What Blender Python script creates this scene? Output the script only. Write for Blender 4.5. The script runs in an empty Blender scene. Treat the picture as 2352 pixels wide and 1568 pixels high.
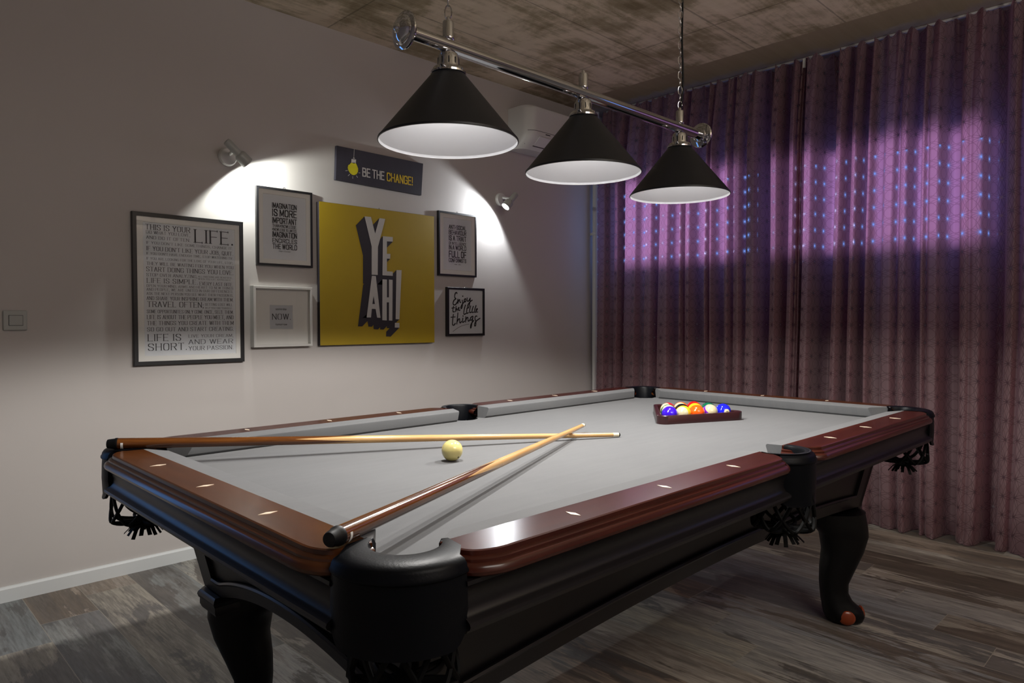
import bpy, bmesh, math, random
from mathutils import Vector, Matrix
random.seed(7)
PI = math.pi
sc = bpy.context.scene
COL = sc.collection

# ------------------------------------------------------------------ camera, view, lights
W_, H_ = 2352.0, 1568.0
FPX = 1602.49
YAW, PIT, ROL = 0.794919, -0.0291021, -0.00048079
CAM = Vector((-1.74437, -1.42489, 1.12015))
fw = Vector((math.cos(PIT)*math.cos(YAW), math.cos(PIT)*math.sin(YAW), math.sin(PIT)))
r0 = Vector((math.sin(YAW), -math.cos(YAW), 0)); u0 = r0.cross(fw)
rt = math.cos(ROL)*r0 + math.sin(ROL)*u0; up = -math.sin(ROL)*r0 + math.cos(ROL)*u0
cd = bpy.data.cameras.new('camera'); cam = bpy.data.objects.new('camera', cd); COL.objects.link(cam)
cd.sensor_width = 36; cd.lens = FPX/W_*36; cd.clip_start = 0.02; cd.clip_end = 50
M = Matrix((rt, up, -fw)).transposed().to_4x4(); M.translation = CAM
cam.matrix_world = M
sc.camera = cam
sc.view_settings.view_transform = 'Standard'; sc.view_settings.look = 'None'
sc.view_settings.gamma = 1; sc.view_settings.exposure = 0.14; sc.view_settings.use_curve_mapping = False

wd = bpy.data.worlds.new('world'); sc.world = wd; wd.use_nodes = True
wd.node_tree.nodes['Background'].inputs[0].default_value = (0.5, 0.62, 0.9, 1)
wd.node_tree.nodes['Background'].inputs[1].default_value = 0.3

def light(name, kind, loc, aim, energy, color, **kw):
    d = bpy.data.lights.new(name, kind); o = bpy.data.objects.new(name, d); COL.objects.link(o)
    d.energy = energy; d.color = color
    for k, v in kw.items(): setattr(d, k, v)
    o.location = loc
    if aim is not None: o.rotation_euler = Vector(aim).to_track_quat('-Z', 'Y').to_euler()
    return o
# fill lights added out of view, lifting the room's ambient light and the ceiling
light('room_ceiling_light', 'AREA', (-0.7, -2.5, 2.62), (0.1, 0.15, -1), 30, (1.0, 0.95, 0.90), shape='RECTANGLE', size=1.4, size_y=1.0)
light('room_uplight', 'SPOT', (0.1, -2.6, 1.75), (0, 0.12, 1), 85, (1.0, 0.94, 0.86), spot_size=math.radians(155), spot_blend=0.3, shadow_soft_size=0.10)
LAMP_X = (-0.608, -0.076, 0.466); LAMP_Y = -0.037; RIM_Z = 1.574
for lx in LAMP_X:
    light('pendant_bulb_light', 'SPOT', (lx, LAMP_Y, RIM_Z+0.026), (0, 0, -1), 42, (1.0, 0.97, 0.93), spot_size=math.radians(152), spot_blend=0.15, shadow_soft_size=0.025)
WALL_Y = 1.965
SPOT_L = Vector((-0.292, 1.842, 1.862)); SPOT_R = Vector((1.398, 1.848, 1.852))
light('spot_light_lamp', 'SPOT', SPOT_L, (0.50, 0.22, -0.80), 14, (0.96, 1.0, 0.95), spot_size=math.radians(160), spot_blend=0.25, shadow_soft_size=0.012)
light('spot_light_lamp', 'SPOT', SPOT_R, (-0.68, 0.20, -0.69), 11, (0.90, 0.95, 1.0), spot_size=math.radians(160), spot_blend=0.25, shadow_soft_size=0.012)
WIN_E = 1.0           # brightness of the basement window panes

# ------------------------------------------------------------------ helpers
def hitp(px, py, axis, val):
    d = fw + rt*((px-W_/2)/FPX) - up*((py-H_/2)/FPX)
    return CAM + d*((val-CAM[axis])/d[axis])

class MB:
    def __init__(s): s.v = []; s.f = []; s.m = []; s.uv = None
    def add(s, vs, fs, mi=0):
        b = len(s.v); s.v += [Vector(x) for x in vs]
        for f in fs: s.f.append([b+i for i in f]); s.m.append(mi)
    def box(s, x0, x1, y0, y1, z0, z1, mi=0):
        s.add([(x0,y0,z0),(x1,y0,z0),(x1,y1,z0),(x0,y1,z0),(x0,y0,z1),(x1,y0,z1),(x1,y1,z1),(x0,y1,z1)],
              [(0,3,2,1),(4,5,6,7),(0,1,5,4),(1,2,6,5),(2,3,7,6),(3,0,4,7)], mi)
    def loft(s, secs, closed=True, caps=True, mi=0, ring=False):
        n = len(secs[0]); vs = [p for c in secs for p in c]; fs = []
        m = len(secs)
        for i in range(m if ring else m-1):
            i2 = (i+1) % m
            for j in range(n if closed else n-1):
                k = (j+1) % n
                fs.append((i*n+j, i*n+k, i2*n+k, i2*n+j))
        if caps and closed and not ring:
            fs.append(tuple(range(n-1, -1, -1))); fs.append(tuple((m-1)*n+j for j in range(n)))
        s.add(vs, fs, mi)
    def lathe(s, prof, c, axis=(0,0,1), n=32, mi=0, caps=True):
        a = Vector(axis).normalized(); q = a.to_track_quat('Z', 'Y'); c = Vector(c)
        secs = []
        for r, h in prof:
            secs.append([c + q @ Vector((r*math.cos(2*PI*i/n), r*math.sin(2*PI*i/n), h)) for i in range(n)])
        s.loft(secs, True, caps, mi)
    def tube(s, path, r, n=8, mi=0, ring=False, flat=None):
        P = [Vector(p) for p in path]; secs = []; m = len(P); prev = None
        for i, p in enumerate(P):
            if ring: t = P[(i+1) % m]-P[i-1]
            else: t = P[min(i+1, m-1)]-P[max(i-1, 0)]
            t.normalize()
            if prev is None:
                h = Vector((0,0,1)) if abs(t.z) < 0.9 else Vector((1,0,0)); a = t.cross(h).normalized()
            else: a = (prev - t*prev.dot(t)).normalized()
            prev = a; b = t.cross(a); rr = r[i] if isinstance(r, (list, tuple)) else r
            f2 = flat or 1
            secs.append([p + a*rr*math.cos(2*PI*k/n) + b*rr*f2*math.sin(2*PI*k/n) for k in range(n)])
        s.loft(secs, True, True, mi, ring)
    def prism(s, poly, z0, z1, mi=0):
        n = len(poly)
        s.add([(x,y,z0) for x,y in poly]+[(x,y,z1) for x,y in poly],
              [tuple(range(n-1,-1,-1)), tuple(range(n,2*n))]+[(i,(i+1)%n,n+(i+1)%n,n+i) for i in range(n)], mi)
    def ell(s, c, rad, n=20, m=12, mi=0, rot=None):
        c = Vector(c); secs = []
        for i in range(1, m):
            t = PI*i/m
            ring = []
            for k in range(n):
                p = Vector((rad[0]*math.sin(t)*math.cos(2*PI*k/n), rad[1]*math.sin(t)*math.sin(2*PI*k/n), -rad[2]*math.cos(t)))
                if rot: p = rot @ p
                ring.append(c+p)
            secs.append(ring)
        b = len(s.v); s.loft(secs, True, False, mi)
        p0 = Vector((0,0,-rad[2])); p1 = Vector((0,0,rad[2]))
        if rot: p0 = rot @ p0; p1 = rot @ p1
        e = len(s.v); L = (m-2)*n
        s.v += [c+p0, c+p1]
        for k in range(n):
            s.f.append([e, b+(k+1) % n, b+k]); s.m.append(mi)
            s.f.append([e+1, b+L+k, b+L+(k+1) % n]); s.m.append(mi)
    def build(s, name, mats, parent=None, smooth=35, bevel=0, segs=2, recalc=True):
        if not isinstance(mats, (list, tuple)): mats = [mats]
        root = parent
        off = Vector((0,0,0))
        if parent is not None:
            while root.parent is not None: root = root.parent
            off = root.location
        me = bpy.data.meshes.new(name)
        me.from_pydata([v-off for v in s.v], [], s.f)
        for m in mats: me.materials.append(m)
        for p, mi in zip(me.polygons, s.m): p.material_index = mi
        if s.uv is not None:
            lay = me.uv_layers.new(name='UVMap')
            for l in me.loops: lay.data[l.index].uv = s.uv[l.vertex_index]
        if recalc:
            bm = bmesh.new(); bm.from_mesh(me); bmesh.ops.recalc_face_normals(bm, faces=bm.faces); bm.to_mesh(me); bm.free()
        if smooth:
            for p in me.polygons: p.use_smooth = True
            me.set_sharp_from_angle(angle=math.radians(smooth))
        o = bpy.data.objects.new(name, me); COL.objects.link(o)
        if parent is not None: o.parent = parent
        if bevel:
            b = o.modifiers.new('bevel', 'BEVEL'); b.width = bevel; b.segments = segs; b.limit_method = 'ANGLE'; b.angle_limit = math.radians(40)
        return o

def tag(o, label=None, cat=None, group=None, kind=None):
    if label: o['label'] = label
    if cat: o['category'] = cat
    if group: o['group'] = group
    if kind: o['kind'] = kind
    return o
def thing(name, label, cat, loc, group=None):
    o = bpy.data.objects.new(name, None); COL.objects.link(o); o.location = loc; o.empty_display_size = 0.05
    return tag(o, label, cat, group)
def struct(name, mb, mat, **k): return tag(mb.build(name, mat, **k), kind='structure')
def chaikin(P, it=2, closed=False):
    P = [Vector(p) for p in P]
    for _ in range(it):
        Q = [] if closed else [P[0]]
        n = len(P)
        for i in range(n if closed else n-1):
            a, b = P[i], P[(i+1) % n]
            Q += [a*0.75+b*0.25, a*0.25+b*0.75]
        if not closed: Q.append(P[-1])
        P = Q
    return P

# ------------------------------------------------------------------ materials
class NT:
    def __init__(s, name):
        s.mat = bpy.data.materials.new(name); s.mat.use_nodes = True
        s.t = s.mat.node_tree; s.b = s.t.nodes['Principled BSDF']; s.out = s.t.nodes['Material Output']
    def n(s, typ, **kw):
        o = s.t.nodes.new(typ)
        for k, v in kw.items(): setattr(o, k, v)
        return o
    def set(s, inp, v):
        if hasattr(v, 'default_value') and hasattr(v, 'is_output') and v.is_output: s.t.links.new(v, inp)
        elif hasattr(v, 'outputs'): s.t.links.new(v.outputs[0], inp)
        else: inp.default_value = v
    def math(s, op, a, b=None, c=None, clamp=False):
        o = s.n('ShaderNodeMath', operation=op); o.use_clamp = clamp
        s.set(o.inputs[0], a)
        if b is not None: s.set(o.inputs[1], b)
        if c is not None: s.set(o.inputs[2], c)
        return o.outputs[0]
    def mix(s, f, a, b, typ='MIX'):
        o = s.n('ShaderNodeMix', data_type='RGBA', blend_type=typ)
        s.set(o.inputs[0], f); s.set(o.inputs[6], a); s.set(o.inputs[7], b)
        return o.outputs[2]
    def ramp(s, f, stops):
        o = s.n('ShaderNodeValToRGB'); e = o.color_ramp.elements
        while len(e) < len(stops): e.new(0.5)
        for x, (p, c) in zip(e, stops): x.position = p; x.color = c if len(c) == 4 else (*c, 1)
        s.set(o.inputs[0], f); return o.outputs[0]
    def coord(s, which='Object', scale=(1,1,1), rot=(0,0,0), loc=(0,0,0)):
        tc = s.n('ShaderNodeTexCoord'); mp = s.n('ShaderNodeMapping')
        s.t.links.new(tc.outputs[which], mp.inputs[0])
        mp.inputs['Scale'].default_value = scale; mp.inputs['Rotation'].default_value = rot; mp.inputs['Location'].default_value = loc
        return mp.outputs[0]
    def noise(s, vec, scale, detail=4, rough=0.55, dist=0.0, out=0):
        o = s.n('ShaderNodeTexNoise'); s.set(o.inputs['Vector'], vec)
        o.inputs['Scale'].default_value = scale; o.inputs['Detail'].default_value = detail
        o.inputs['Roughness'].default_value = rough; o.inputs['Distortion'].default_value = dist
        return o.outputs[out]
    def bump(s, h, strength=0.2, dist=0.01):
        o = s.n('ShaderNodeBump'); o.inputs['Strength'].default_value = strength; o.inputs['Distance'].default_value = dist
        s.set(o.inputs['Height'], h); s.t.links.new(o.outputs[0], s.b.inputs['Normal'])
    def p(s, **kw):
        for k, v in kw.items(): s.set(s.b.inputs[k.replace('_', ' ')], v)
        return s

def c4(*c): return (*c, 1)
def plain(name, col, rough=0.5, metal=0.0, spec=0.5, bumpy=None, coat=0.0, var=0.06):
    m = NT(name); v = m.coord('Object')
    nz = m.noise(v, 14, 3)
    lo = c4(*[max(0, x*(1-var)) for x in col]); hi = c4(*[min(1, x*(1+var)) for x in col])
    m.p(Base_Color=m.mix(nz, lo, hi), Roughness=rough, Metallic=metal, Specular_IOR_Level=spec, Coat_Weight=coat, Coat_Roughness=0.1)
    if bumpy: m.bump(m.noise(v, bumpy[0], 4), bumpy[1], bumpy[2] if len(bumpy) > 2 else 0.002)
    return m.mat

def wood(name, dark, light_, axis=0, rough=0.28, coat=0.3, sc_=1.0):
    m = NT(name); s = [22*sc_]*3; s[axis] = 1.6*sc_
    v = m.coord('Object', tuple(s))
    a = m.noise(v, 1.0, 6, 0.6, 0.6); b = m.noise(m.coord('Object', (3,3,3)), 1.0, 3)
    f = m.math('ADD', m.math('MULTIPLY', a, 0.65), m.math('MULTIPLY', b, 0.35))
    m.p(Base_Color=m.ramp(f, [(0.3, dark), (0.7, light_)]), Roughness=rough, Coat_Weight=coat, Coat_Roughness=0.12, Specular_IOR_Level=0.32)
    return m.mat

CHERRY = wood('cherry_wood', (0.028, 0.0052, 0.0036), (0.066, 0.0145, 0.0075), 0, 0.22, 0.06)
CHERRY_Y = wood('cherry_wood_cross', (0.034, 0.009, 0.003), (0.088, 0.029, 0.0085), 1, 0.25, 0.06)
ESPRESSO = plain('espresso_wood', (0.0060, 0.0048, 0.0056), 0.34, 0, 0.35)
ESPRESSO_DK = plain('espresso_wood_leg', (0.0022, 0.0020, 0.0023), 0.40, 0, 0.25)
RACKWOOD = plain('rack_wood', (0.028, 0.006, 0.007), 0.32, coat=0.2)
LEATHER = plain('black_leather', (0.0024, 0.0028, 0.0040), 0.40, 0, 0.10, (260, 0.35, 0.0006))
NETM = plain('net_leather', (0.002, 0.002, 0.002), 0.6, 0, 0.12)
STITCH = plain('stitch_thread', (0.25, 0.25, 0.26), 0.7)
BONE = plain('inlay_bone', (0.72, 0.60, 0.46), 0.35)
FOOTPAD = plain('foot_orange_wood', (0.22, 0.035, 0.006), 0.3, coat=0.3)
BRASS = plain('brass', (0.55, 0.36, 0.12), 0.35, 0.8)
CHROME = plain('chrome', (0.50, 0.50, 0.52), 0.07, 1.0, var=0.01)
SHADE_BLK = plain('shade_black', (0.0055, 0.0065, 0.0095), 0.45, 0, 0.4)
SHADE_WHT = plain('shade_white', (0.80, 0.80, 0.82), 0.5, var=0.01)
WHITE_PL = plain('white_plastic', (0.62, 0.62, 0.60), 0.4, var=0.02)
GREY_PL = plain('grey_plastic', (0.35, 0.36, 0.34), 0.4, var=0.03)
BLK_FRAME = plain('frame_black', (0.006, 0.006, 0.007), 0.35)
WHT_FRAME = plain('frame_white', (0.62, 0.61, 0.58), 0.45, var=0.02)
MATB = plain('mat_board', (0.80, 0.79, 0.76), 0.9, var=0.02)
PAPER = plain('print_paper', (0.74, 0.76, 0.79), 0.8, var=0.02)
PAPER_D = plain('print_paper_grey', (0.55, 0.57, 0.61), 0.8, var=0.03)
INK = plain('ink_black', (0.008, 0.008, 0.010), 0.8)
INK_G = plain('ink_grey', (0.035, 0.035, 0.04), 0.8)
YELLOW = plain('canvas_yellow', (0.36, 0.245, 0.003), 0.55, var=0.05)
SHADOWINK = plain('canvas_dark', (0.018, 0.014, 0.020), 0.6)
LETTERGREY = plain('canvas_letter', (0.46, 0.44, 0.42), 0.6, var=0.03)
SIGNDK = plain('sign_slate', (0.030, 0.028, 0.042), 0.6, var=0.25)
SIGNWHT = plain('sign_chalk', (0.52, 0.50, 0.48), 0.8)
SIGNYEL = plain('sign_yellow', (0.62, 0.43, 0.02), 0.7)
BULBYEL = plain('bulb_paper_yellow', (0.62, 0.56, 0.01), 0.8, var=0.3)
RUBBER = plain('black_rubber', (0.004, 0.004, 0.0045), 0.5, 0, 0.25)
IVORY = plain('cue_ferrule', (0.70, 0.62, 0.45), 0.35)
STICKER = plain('white_sticker', (0.7, 0.7, 0.68), 0.6)
RAILMET = plain('curtain_rail_white', (0.5, 0.5, 0.5), 0.5)

def emit(name, col, st):
    m = NT(name); e = m.n('ShaderNodeEmission'); e.inputs[0].default_value = c4(*col); e.inputs[1].default_value = st
    m.t.links.new(e.outputs[0], m.out.inputs[0]); return m.mat
BULB = emit('bulb_glow', (1.0, 0.98, 0.95), 25)
SPOTBULB = emit('spot_bulb_glow', (0.97, 1.0, 1.0), 30)
WINPANE = emit('window_daylight', (0.20, 0.36, 1.0), WIN_E)

def make_glass():
    m = NT('frame_glass'); m.t.nodes.remove(m.b)
    tr = m.n('ShaderNodeBsdfTransparent'); gl = m.n('ShaderNodeBsdfGlossy'); gl.inputs['Roughness'].default_value = 0.005
    fr = m.n('ShaderNodeFresnel'); fr.inputs[0].default_value = 1.62
    mx = m.n('ShaderNodeMixShader'); m.t.links.new(fr.outputs[0], mx.inputs[0])
    m.t.links.new(tr.outputs[0], mx.inputs[1]); m.t.links.new(gl.outputs[0], mx.inputs[2]); m.t.links.new(mx.outputs[0], m.out.inputs[0])
    return m.mat
GLASS = make_glass()

def make_wall(name, col):
    m = NT(name); v = m.coord('Object')
    nz = m.noise(v, 1.3, 4); f = m.noise(v, 60, 3)
    m.p(Base_Color=m.mix(nz, c4(*[x*0.95 for x in col]), c4(*[min(1, x*1.05) for x in col])), Roughness=0.75)
    m.bump(f, 0.08, 0.002); return m.mat
WALLM = make_wall('wall_paint', (0.475, 0.445, 0.425))
WALLP = make_wall('wall_paint_rose', (0.62, 0.52, 0.48))
DADO = make_wall('wall_paint_dado', (0.20, 0.20, 0.20))
BASEB = plain('baseboard_white', (0.60, 0.62, 0.62), 0.5, var=0.02)

def make_felt():
    m = NT('grey_felt'); v = m.coord('Object')
    big = m.noise(v, 2.2, 4); fine = m.noise(v, 420, 2); st = m.noise(m.coord('Object', (6, 60, 6)), 1, 4)
    f = m.math('ADD', m.math('MULTIPLY', big, 0.45), m.math('ADD', m.math('MULTIPLY', fine, 0.25), m.math('MULTIPLY', st, 0.3)))
    m.p(Base_Color=m.ramp(f, [(0.3, (0.098, 0.100, 0.104)), (0.7, (0.130, 0.132, 0.134))]), Roughness=0.95, Specular_IOR_Level=0.1, Sheen_Weight=0.15)
    m.bump(fine, 0.15, 0.001); return m.mat
FELT = make_felt()

def make_floor():
    m = NT('floor_planks'); PW, PL = 0.1920, 1.162
    tc = m.n('ShaderNodeTexCoord'); sx = m.n('ShaderNodeSeparateXYZ'); m.t.links.new(tc.outputs['Object'], sx.inputs[0])
    X, Y = sx.outputs[0], sx.outputs[1]
    cx = m.math('DIVIDE', m.math('ADD', X, 1.205), PW); ci = m.math('FLOOR', cx); fx = m.math('SUBTRACT', cx, ci)
    cy = m.math('DIVIDE', m.math('SUBTRACT', m.math('SUBTRACT', Y, 1.614), m.math('MULTIPLY', ci, 0.1937)), PL)
    ri = m.math('FLOOR', cy); fy = m.math('SUBTRACT', cy, ri)
    idv = m.n('ShaderNodeCombineXYZ'); m.set(idv.inputs[0], ci); m.set(idv.inputs[1], ri)
    wn = m.n('ShaderNodeTexWhiteNoise', noise_dimensions='3D'); m.t.links.new(idv.outputs[0], wn.inputs['Vector'])
    rs = m.n('ShaderNodeSeparateColor'); m.t.links.new(wn.outputs['Color'], rs.inputs[0])
    R, G, B = rs.outputs[0], rs.outputs[1], rs.outputs[2]
    def vec(sx_, sy_, off):
        o = m.n('ShaderNodeCombineXYZ'); m.set(o.inputs[0], m.math('MULTIPLY', X, sx_)); m.set(o.inputs[1], m.math('MULTIPLY', Y, sy_))
        m.set(o.inputs[2], m.math('ADD', m.math('MULTIPLY', G, 37.0), off)); return o.outputs[0]
    patch = m.noise(vec(6.5, 1.9, 0), 1, 10, 0.64, 0.6)          # worn paint islands
    streak = m.noise(vec(30, 1.7, 5), 1, 8, 0.68, 0.25)       # long grain
    fine = m.noise(vec(130, 10, 9), 1, 5, 0.65)
    tone = m.noise(vec(3.0, 1.1, 33), 1, 5, 0.6)
    base = m.ramp(R, [(0.0, (0.30, 0.27, 0.225)), (0.15, (0.40, 0.37, 0.31)), (0.28, (0.20, 0.215, 0.215)), (0.42, (0.44, 0.41, 0.35)),
                      (0.56, (0.33, 0.315, 0.29)), (0.68, (0.24, 0.145, 0.082)), (0.78, (0.42, 0.395, 0.35)), (0.9, (0.30, 0.30, 0.305)), (1.0, (0.23, 0.245, 0.25))])
    worn = m.ramp(B, [(0.0, (0.085, 0.066, 0.052)), (0.35, (0.125, 0.125, 0.13)), (0.7, (0.10, 0.078, 0.062)), (1.0, (0.07, 0.066, 0.066))])
    wv = m.math('ADD', m.math('MULTIPLY', patch, 0.72), m.math('MULTIPLY', streak, 0.28))
    wv = m.math('ADD', wv, m.math('MULTIPLY', m.math('SUBTRACT', G, 0.5), 0.16))
    m_dark = m.ramp(wv, [(0.455, (0, 0, 0)), (0.485, (1, 1, 1))])
    c = m.mix(m.math('SUBTRACT', 1.0, m.math('MULTIPLY', m.math('SUBTRACT', 1.0, m_dark), 0.85)), worn, base)
    mid = m.ramp(m.math('ADD', m.math('MULTIPLY', m.noise(vec(16, 1.6, 21), 1, 8, 0.66, 0.4), 0.7), m.math('MULTIPLY', fine, 0.3)), [(0.47, (1, 1, 1)), (0.53, (0, 0, 0))])
    c = m.mix(m.math('MULTIPLY', mid, 0.5), c, m.mix(B, c4(0.155, 0.165, 0.175), c4(0.19, 0.145, 0.105)))
    c = m.mix(1.0, c, m.ramp(tone, [(0.3, (0.72, 0.72, 0.74)), (0.7, (1.22, 1.2, 1.16))]), 'MULTIPLY')
    grain = m.ramp(m.math('ADD', m.math('MULTIPLY', streak, 0.4), m.math('MULTIPLY', fine, 0.6)), [(0.34, (0.6, 0.6, 0.6)), (0.6, (1.12, 1.12, 1.12))])
    c = m.mix(1.0, c, grain, 'MULTIPLY')
    ex = m.math('MULTIPLY', m.math('MINIMUM', fx, m.math('SUBTRACT', 1.0, fx)), PW)
    ey = m.math('MULTIPLY', m.math('MINIMUM', fy, m.math('SUBTRACT', 1.0, fy)), PL)
    edge = m.math('LESS_THAN', m.math('MINIMUM', ex, ey), 0.0013)
    c = m.mix(m.math('MULTIPLY', edge, 0.8), c, c4(0.30, 0.275, 0.23))
    m.p(Base_Color=c, Roughness=m.math('ADD', 0.42, m.math('MULTIPLY', patch, 0.25)), Specular_IOR_Level=0.3)
    m.bump(m.math('SUBTRACT', m.math('MULTIPLY', streak, 0.4), m.math('MULTIPLY', edge, 1.0)), 0.15, 0.002)
    return m.mat
FLOORM = make_floor()

def make_ceiling():
    m = NT('board_marked_concrete'); v = m.coord('Object')
    tc = m.n('ShaderNodeTexCoord'); sx = m.n('ShaderNodeSeparateXYZ'); m.t.links.new(tc.outputs['Object'], sx.inputs[0])
    X, Y = sx.outputs[0], sx.outputs[1]
    pale = m.noise(v, 3.2, 8, 0.68, 0.35); streak = m.noise(m.coord('Object', (1.5, 26, 1)), 1, 6, 0.65, 0.3); blot = m.noise(m.coord('Object', (1.2, 1.2, 1), loc=(4, 2, 0)), 1.6, 5, 0.6, 0.3)
    f = m.math('ADD', m.math('MULTIPLY', pale, 0.5), m.math('ADD', m.math('MULTIPLY', streak, 0.25), m.math('MULTIPLY', blot, 0.25)))
    c = m.ramp(f, [(0.38, (0.21, 0.168, 0.092)), (0.47, (0.38, 0.32, 0.21)), (0.54, (0.66, 0.57, 0.43)), (0.66, (0.76, 0.67, 0.53))])
    # shuttering-board seams: long joints along X, cross joints along Y
    by = m.math('DIVIDE', m.math('SUBTRACT', Y, 1.50), 0.50); ey = m.math('MULTIPLY', m.math('ABSOLUTE', m.math('SUBTRACT', by, m.math('ROUND', by))), 0.50)
    bx = m.math('DIVIDE', m.math('SUBTRACT', X, 0.20), 1.45); ex = m.math('MULTIPLY', m.math('ABSOLUTE', m.math('SUBTRACT', bx, m.math('ROUND', bx))), 1.45)
    wob = m.math('MULTIPLY', m.math('SUBTRACT', m.noise(v, 9, 4), 0.5), 0.012)
    seam = m.math('LESS_THAN', m.math('ADD', m.math('MINIMUM', ex, ey), wob), 0.0045)
    c = m.mix(m.math('MULTIPLY', seam, 0.45), c, c4(0.06, 0.045, 0.03))
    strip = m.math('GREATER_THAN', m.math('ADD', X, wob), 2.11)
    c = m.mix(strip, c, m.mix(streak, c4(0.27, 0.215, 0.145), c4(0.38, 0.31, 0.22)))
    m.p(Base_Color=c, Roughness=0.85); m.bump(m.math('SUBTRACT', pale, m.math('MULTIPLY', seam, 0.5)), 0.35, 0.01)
    return m.mat
CEILM = make_ceiling()

def make_curtain():
    m = NT('mauve_curtain'); A = 0.0915
    uv = m.n('ShaderNodeUVMap'); uv.uv_map = 'UVMap'
    s = m.n('ShaderNodeSeparateXYZ'); m.t.links.new(uv.outputs[0], s.inputs[0])
    fx = m.math('FRACT', m.math('DIVIDE', s.outputs[0], A)); fy = m.math('FRACT', m.math('DIVIDE', s.outputs[1], A))
    cell = m.n('ShaderNodeCombineXYZ'); m.set(cell.inputs[0], fx); m.set(cell.inputs[1], fy)
    mn = None; near = None
    for i in (-1, 0, 1, 2):
        for j in (-1, 0, 1, 2):
            if i in (-1, 2) and j in (-1, 2): continue
            d = m.n('ShaderNodeVectorMath', operation='DISTANCE'); m.t.links.new(cell.outputs[0], d.inputs[0]); d.inputs[1].default_value = (i, j, 0)
            a = m.math('ABSOLUTE', m.math('SUBTRACT', d.outputs['Value'], 1.0))
            mn = a if mn is None else m.math('MINIMUM', mn, a)
            if i in (0, 1) and j in (0, 1): near = d.outputs['Value'] if near is None else m.math('MINIMUM', near, d.outputs['Value'])
    for i, j in ((.5, .5), (-.5, .5), (1.5, .5), (.5, -.5), (.5, 1.5)):
        d = m.n('ShaderNodeVectorMath', operation='DISTANCE'); m.t.links.new(cell.outputs[0], d.inputs[0]); d.inputs[1].default_value = (i, j, 0)
        mn = m.math('MINIMUM', mn, m.math('ABSOLUTE', m.math('SUBTRACT', d.outputs['Value'], .7071)))
    line = m.math('LESS_THAN', mn, 0.015)
    star = m.math('SUBTRACT', 1.0, m.math('DIVIDE', near, 0.30), clamp=True)
    hole = m.math('MAXIMUM', m.math('MULTIPLY', m.math('LESS_THAN', mn, 0.022), m.math('MULTIPLY', star, star)), m.math('LESS_THAN', near, 0.05))
    nz = m.noise(uv.outputs[0], 500, 2)
    base = m.mix(nz, c4(0.145, 0.098, 0.102), c4(0.18, 0.124, 0.128))
    base = m.mix(m.math('MULTIPLY', line, 0.60), base, c4(0.05, 0.03, 0.032))
    m.p(Base_Color=base, Roughness=0.55, Specular_IOR_Level=0.35, Sheen_Weight=0.25, Sheen_Roughness=0.4)
    tl = m.n('ShaderNodeBsdfTranslucent'); m.set(tl.inputs[0], m.mix(line, c4(0.95, 0.42, 0.55), c4(0.65, 0.27, 0.38)))
    m1 = m.n('ShaderNodeMixShader'); m1.inputs[0].default_value = 0.28
    m.t.links.new(m.b.outputs[0], m1.inputs[1]); m.t.links.new(tl.outputs[0], m1.inputs[2])
    tp = m.n('ShaderNodeBsdfTransparent')
    m2 = m.n('ShaderNodeMixShader'); m.set(m2.inputs[0], m.math('MULTIPLY', hole, 0.75))
    m.t.links.new(m1.outputs[0], m2.inputs[1]); m.t.links.new(tp.outputs[0], m2.inputs[2])
    m.t.links.new(m2.outputs[0], m.out.inputs[0])
    return m.mat
CURTAINM = make_curtain()

def make_butt(name):
    # dark stained butt with four pale maple points, along local +X
    m = NT(name); tc = m.n('ShaderNodeTexCoord'); s = m.n('ShaderNodeSeparateXYZ'); m.t.links.new(tc.outputs['Object'], s.inputs[0])
    ang = m.math('ARCTAN2', s.outputs[1], s.outputs[2])
    tri = m.math('ABSOLUTE', m.math('SUBTRACT', m.math('FRACT', m.math('ADD', m.math('MULTIPLY', ang, 4/(2*PI)), 0.2)), 0.5))
    lim = m.math('ADD', 0.462, m.math('MULTIPLY', tri, 0.34))
    pale = m.math('GREATER_THAN', s.outputs[0], lim)
    g = m.noise(m.coord('Object', (5, 90, 90)), 1, 5, 0.6, 0.4)
    dk = m.ramp(g, [(0.3, (0.045, 0.012, 0.003)), (0.7, (0.14, 0.046, 0.008))])
    lt = m.ramp(g, [(0.3, (0.42, 0.235, 0.085)), (0.7, (0.60, 0.38, 0.17))])
    m.p(Base_Color=m.mix(pale, dk, lt), Roughness=0.16, Coat_Weight=0.6, Coat_Roughness=0.05); return m.mat
CUEBUTT = make_butt('cue_butt_wood')
MAPLE = wood('cue_maple', (0.40, 0.215, 0.075), (0.60, 0.37, 0.16), 0, 0.25, 0.4, 3)

# ------------------------------------------------------------------ room shell
CEIL_Z = 2.69
XB, XF, YR = -3.60, 2.63, -3.20
mb = MB(); mb.box(XB-0.1, 3.0, YR-0.1, WALL_Y+0.1, -0.12, 0); struct('floor', mb, FLOORM, smooth=0)
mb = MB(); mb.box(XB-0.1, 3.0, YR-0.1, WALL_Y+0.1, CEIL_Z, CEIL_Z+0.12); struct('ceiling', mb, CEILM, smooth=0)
mb = MB(); mb.box(XB-0.1, 3.0, WALL_Y, WALL_Y+0.1, 0, CEIL_Z); struct('wall_left', mb, WALLM, smooth=0)
mb = MB(); mb.box(XB-0.1, XB, YR, WALL_Y, 0, CEIL_Z); struct('wall_back', mb, WALLM, smooth=0)
mb = MB(); mb.box(XB, 3.0, YR-0.1, YR, 0, CEIL_Z); struct('wall_right', mb, WALLP, smooth=0)
mb = MB(); mb.box(XB, 2.5, YR, YR+0.03, 0, 1.06); struct('trim_1', mb, DADO, smooth=0)
mb = MB()
prof = [(0, 0), (0.013, 0), (0.013, 0.052), (0.009, 0.060), (0, 0.061)]
mb.loft([[(x, WALL_Y-p, z) for p, z in prof] for x in (XB, XF)])
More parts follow.
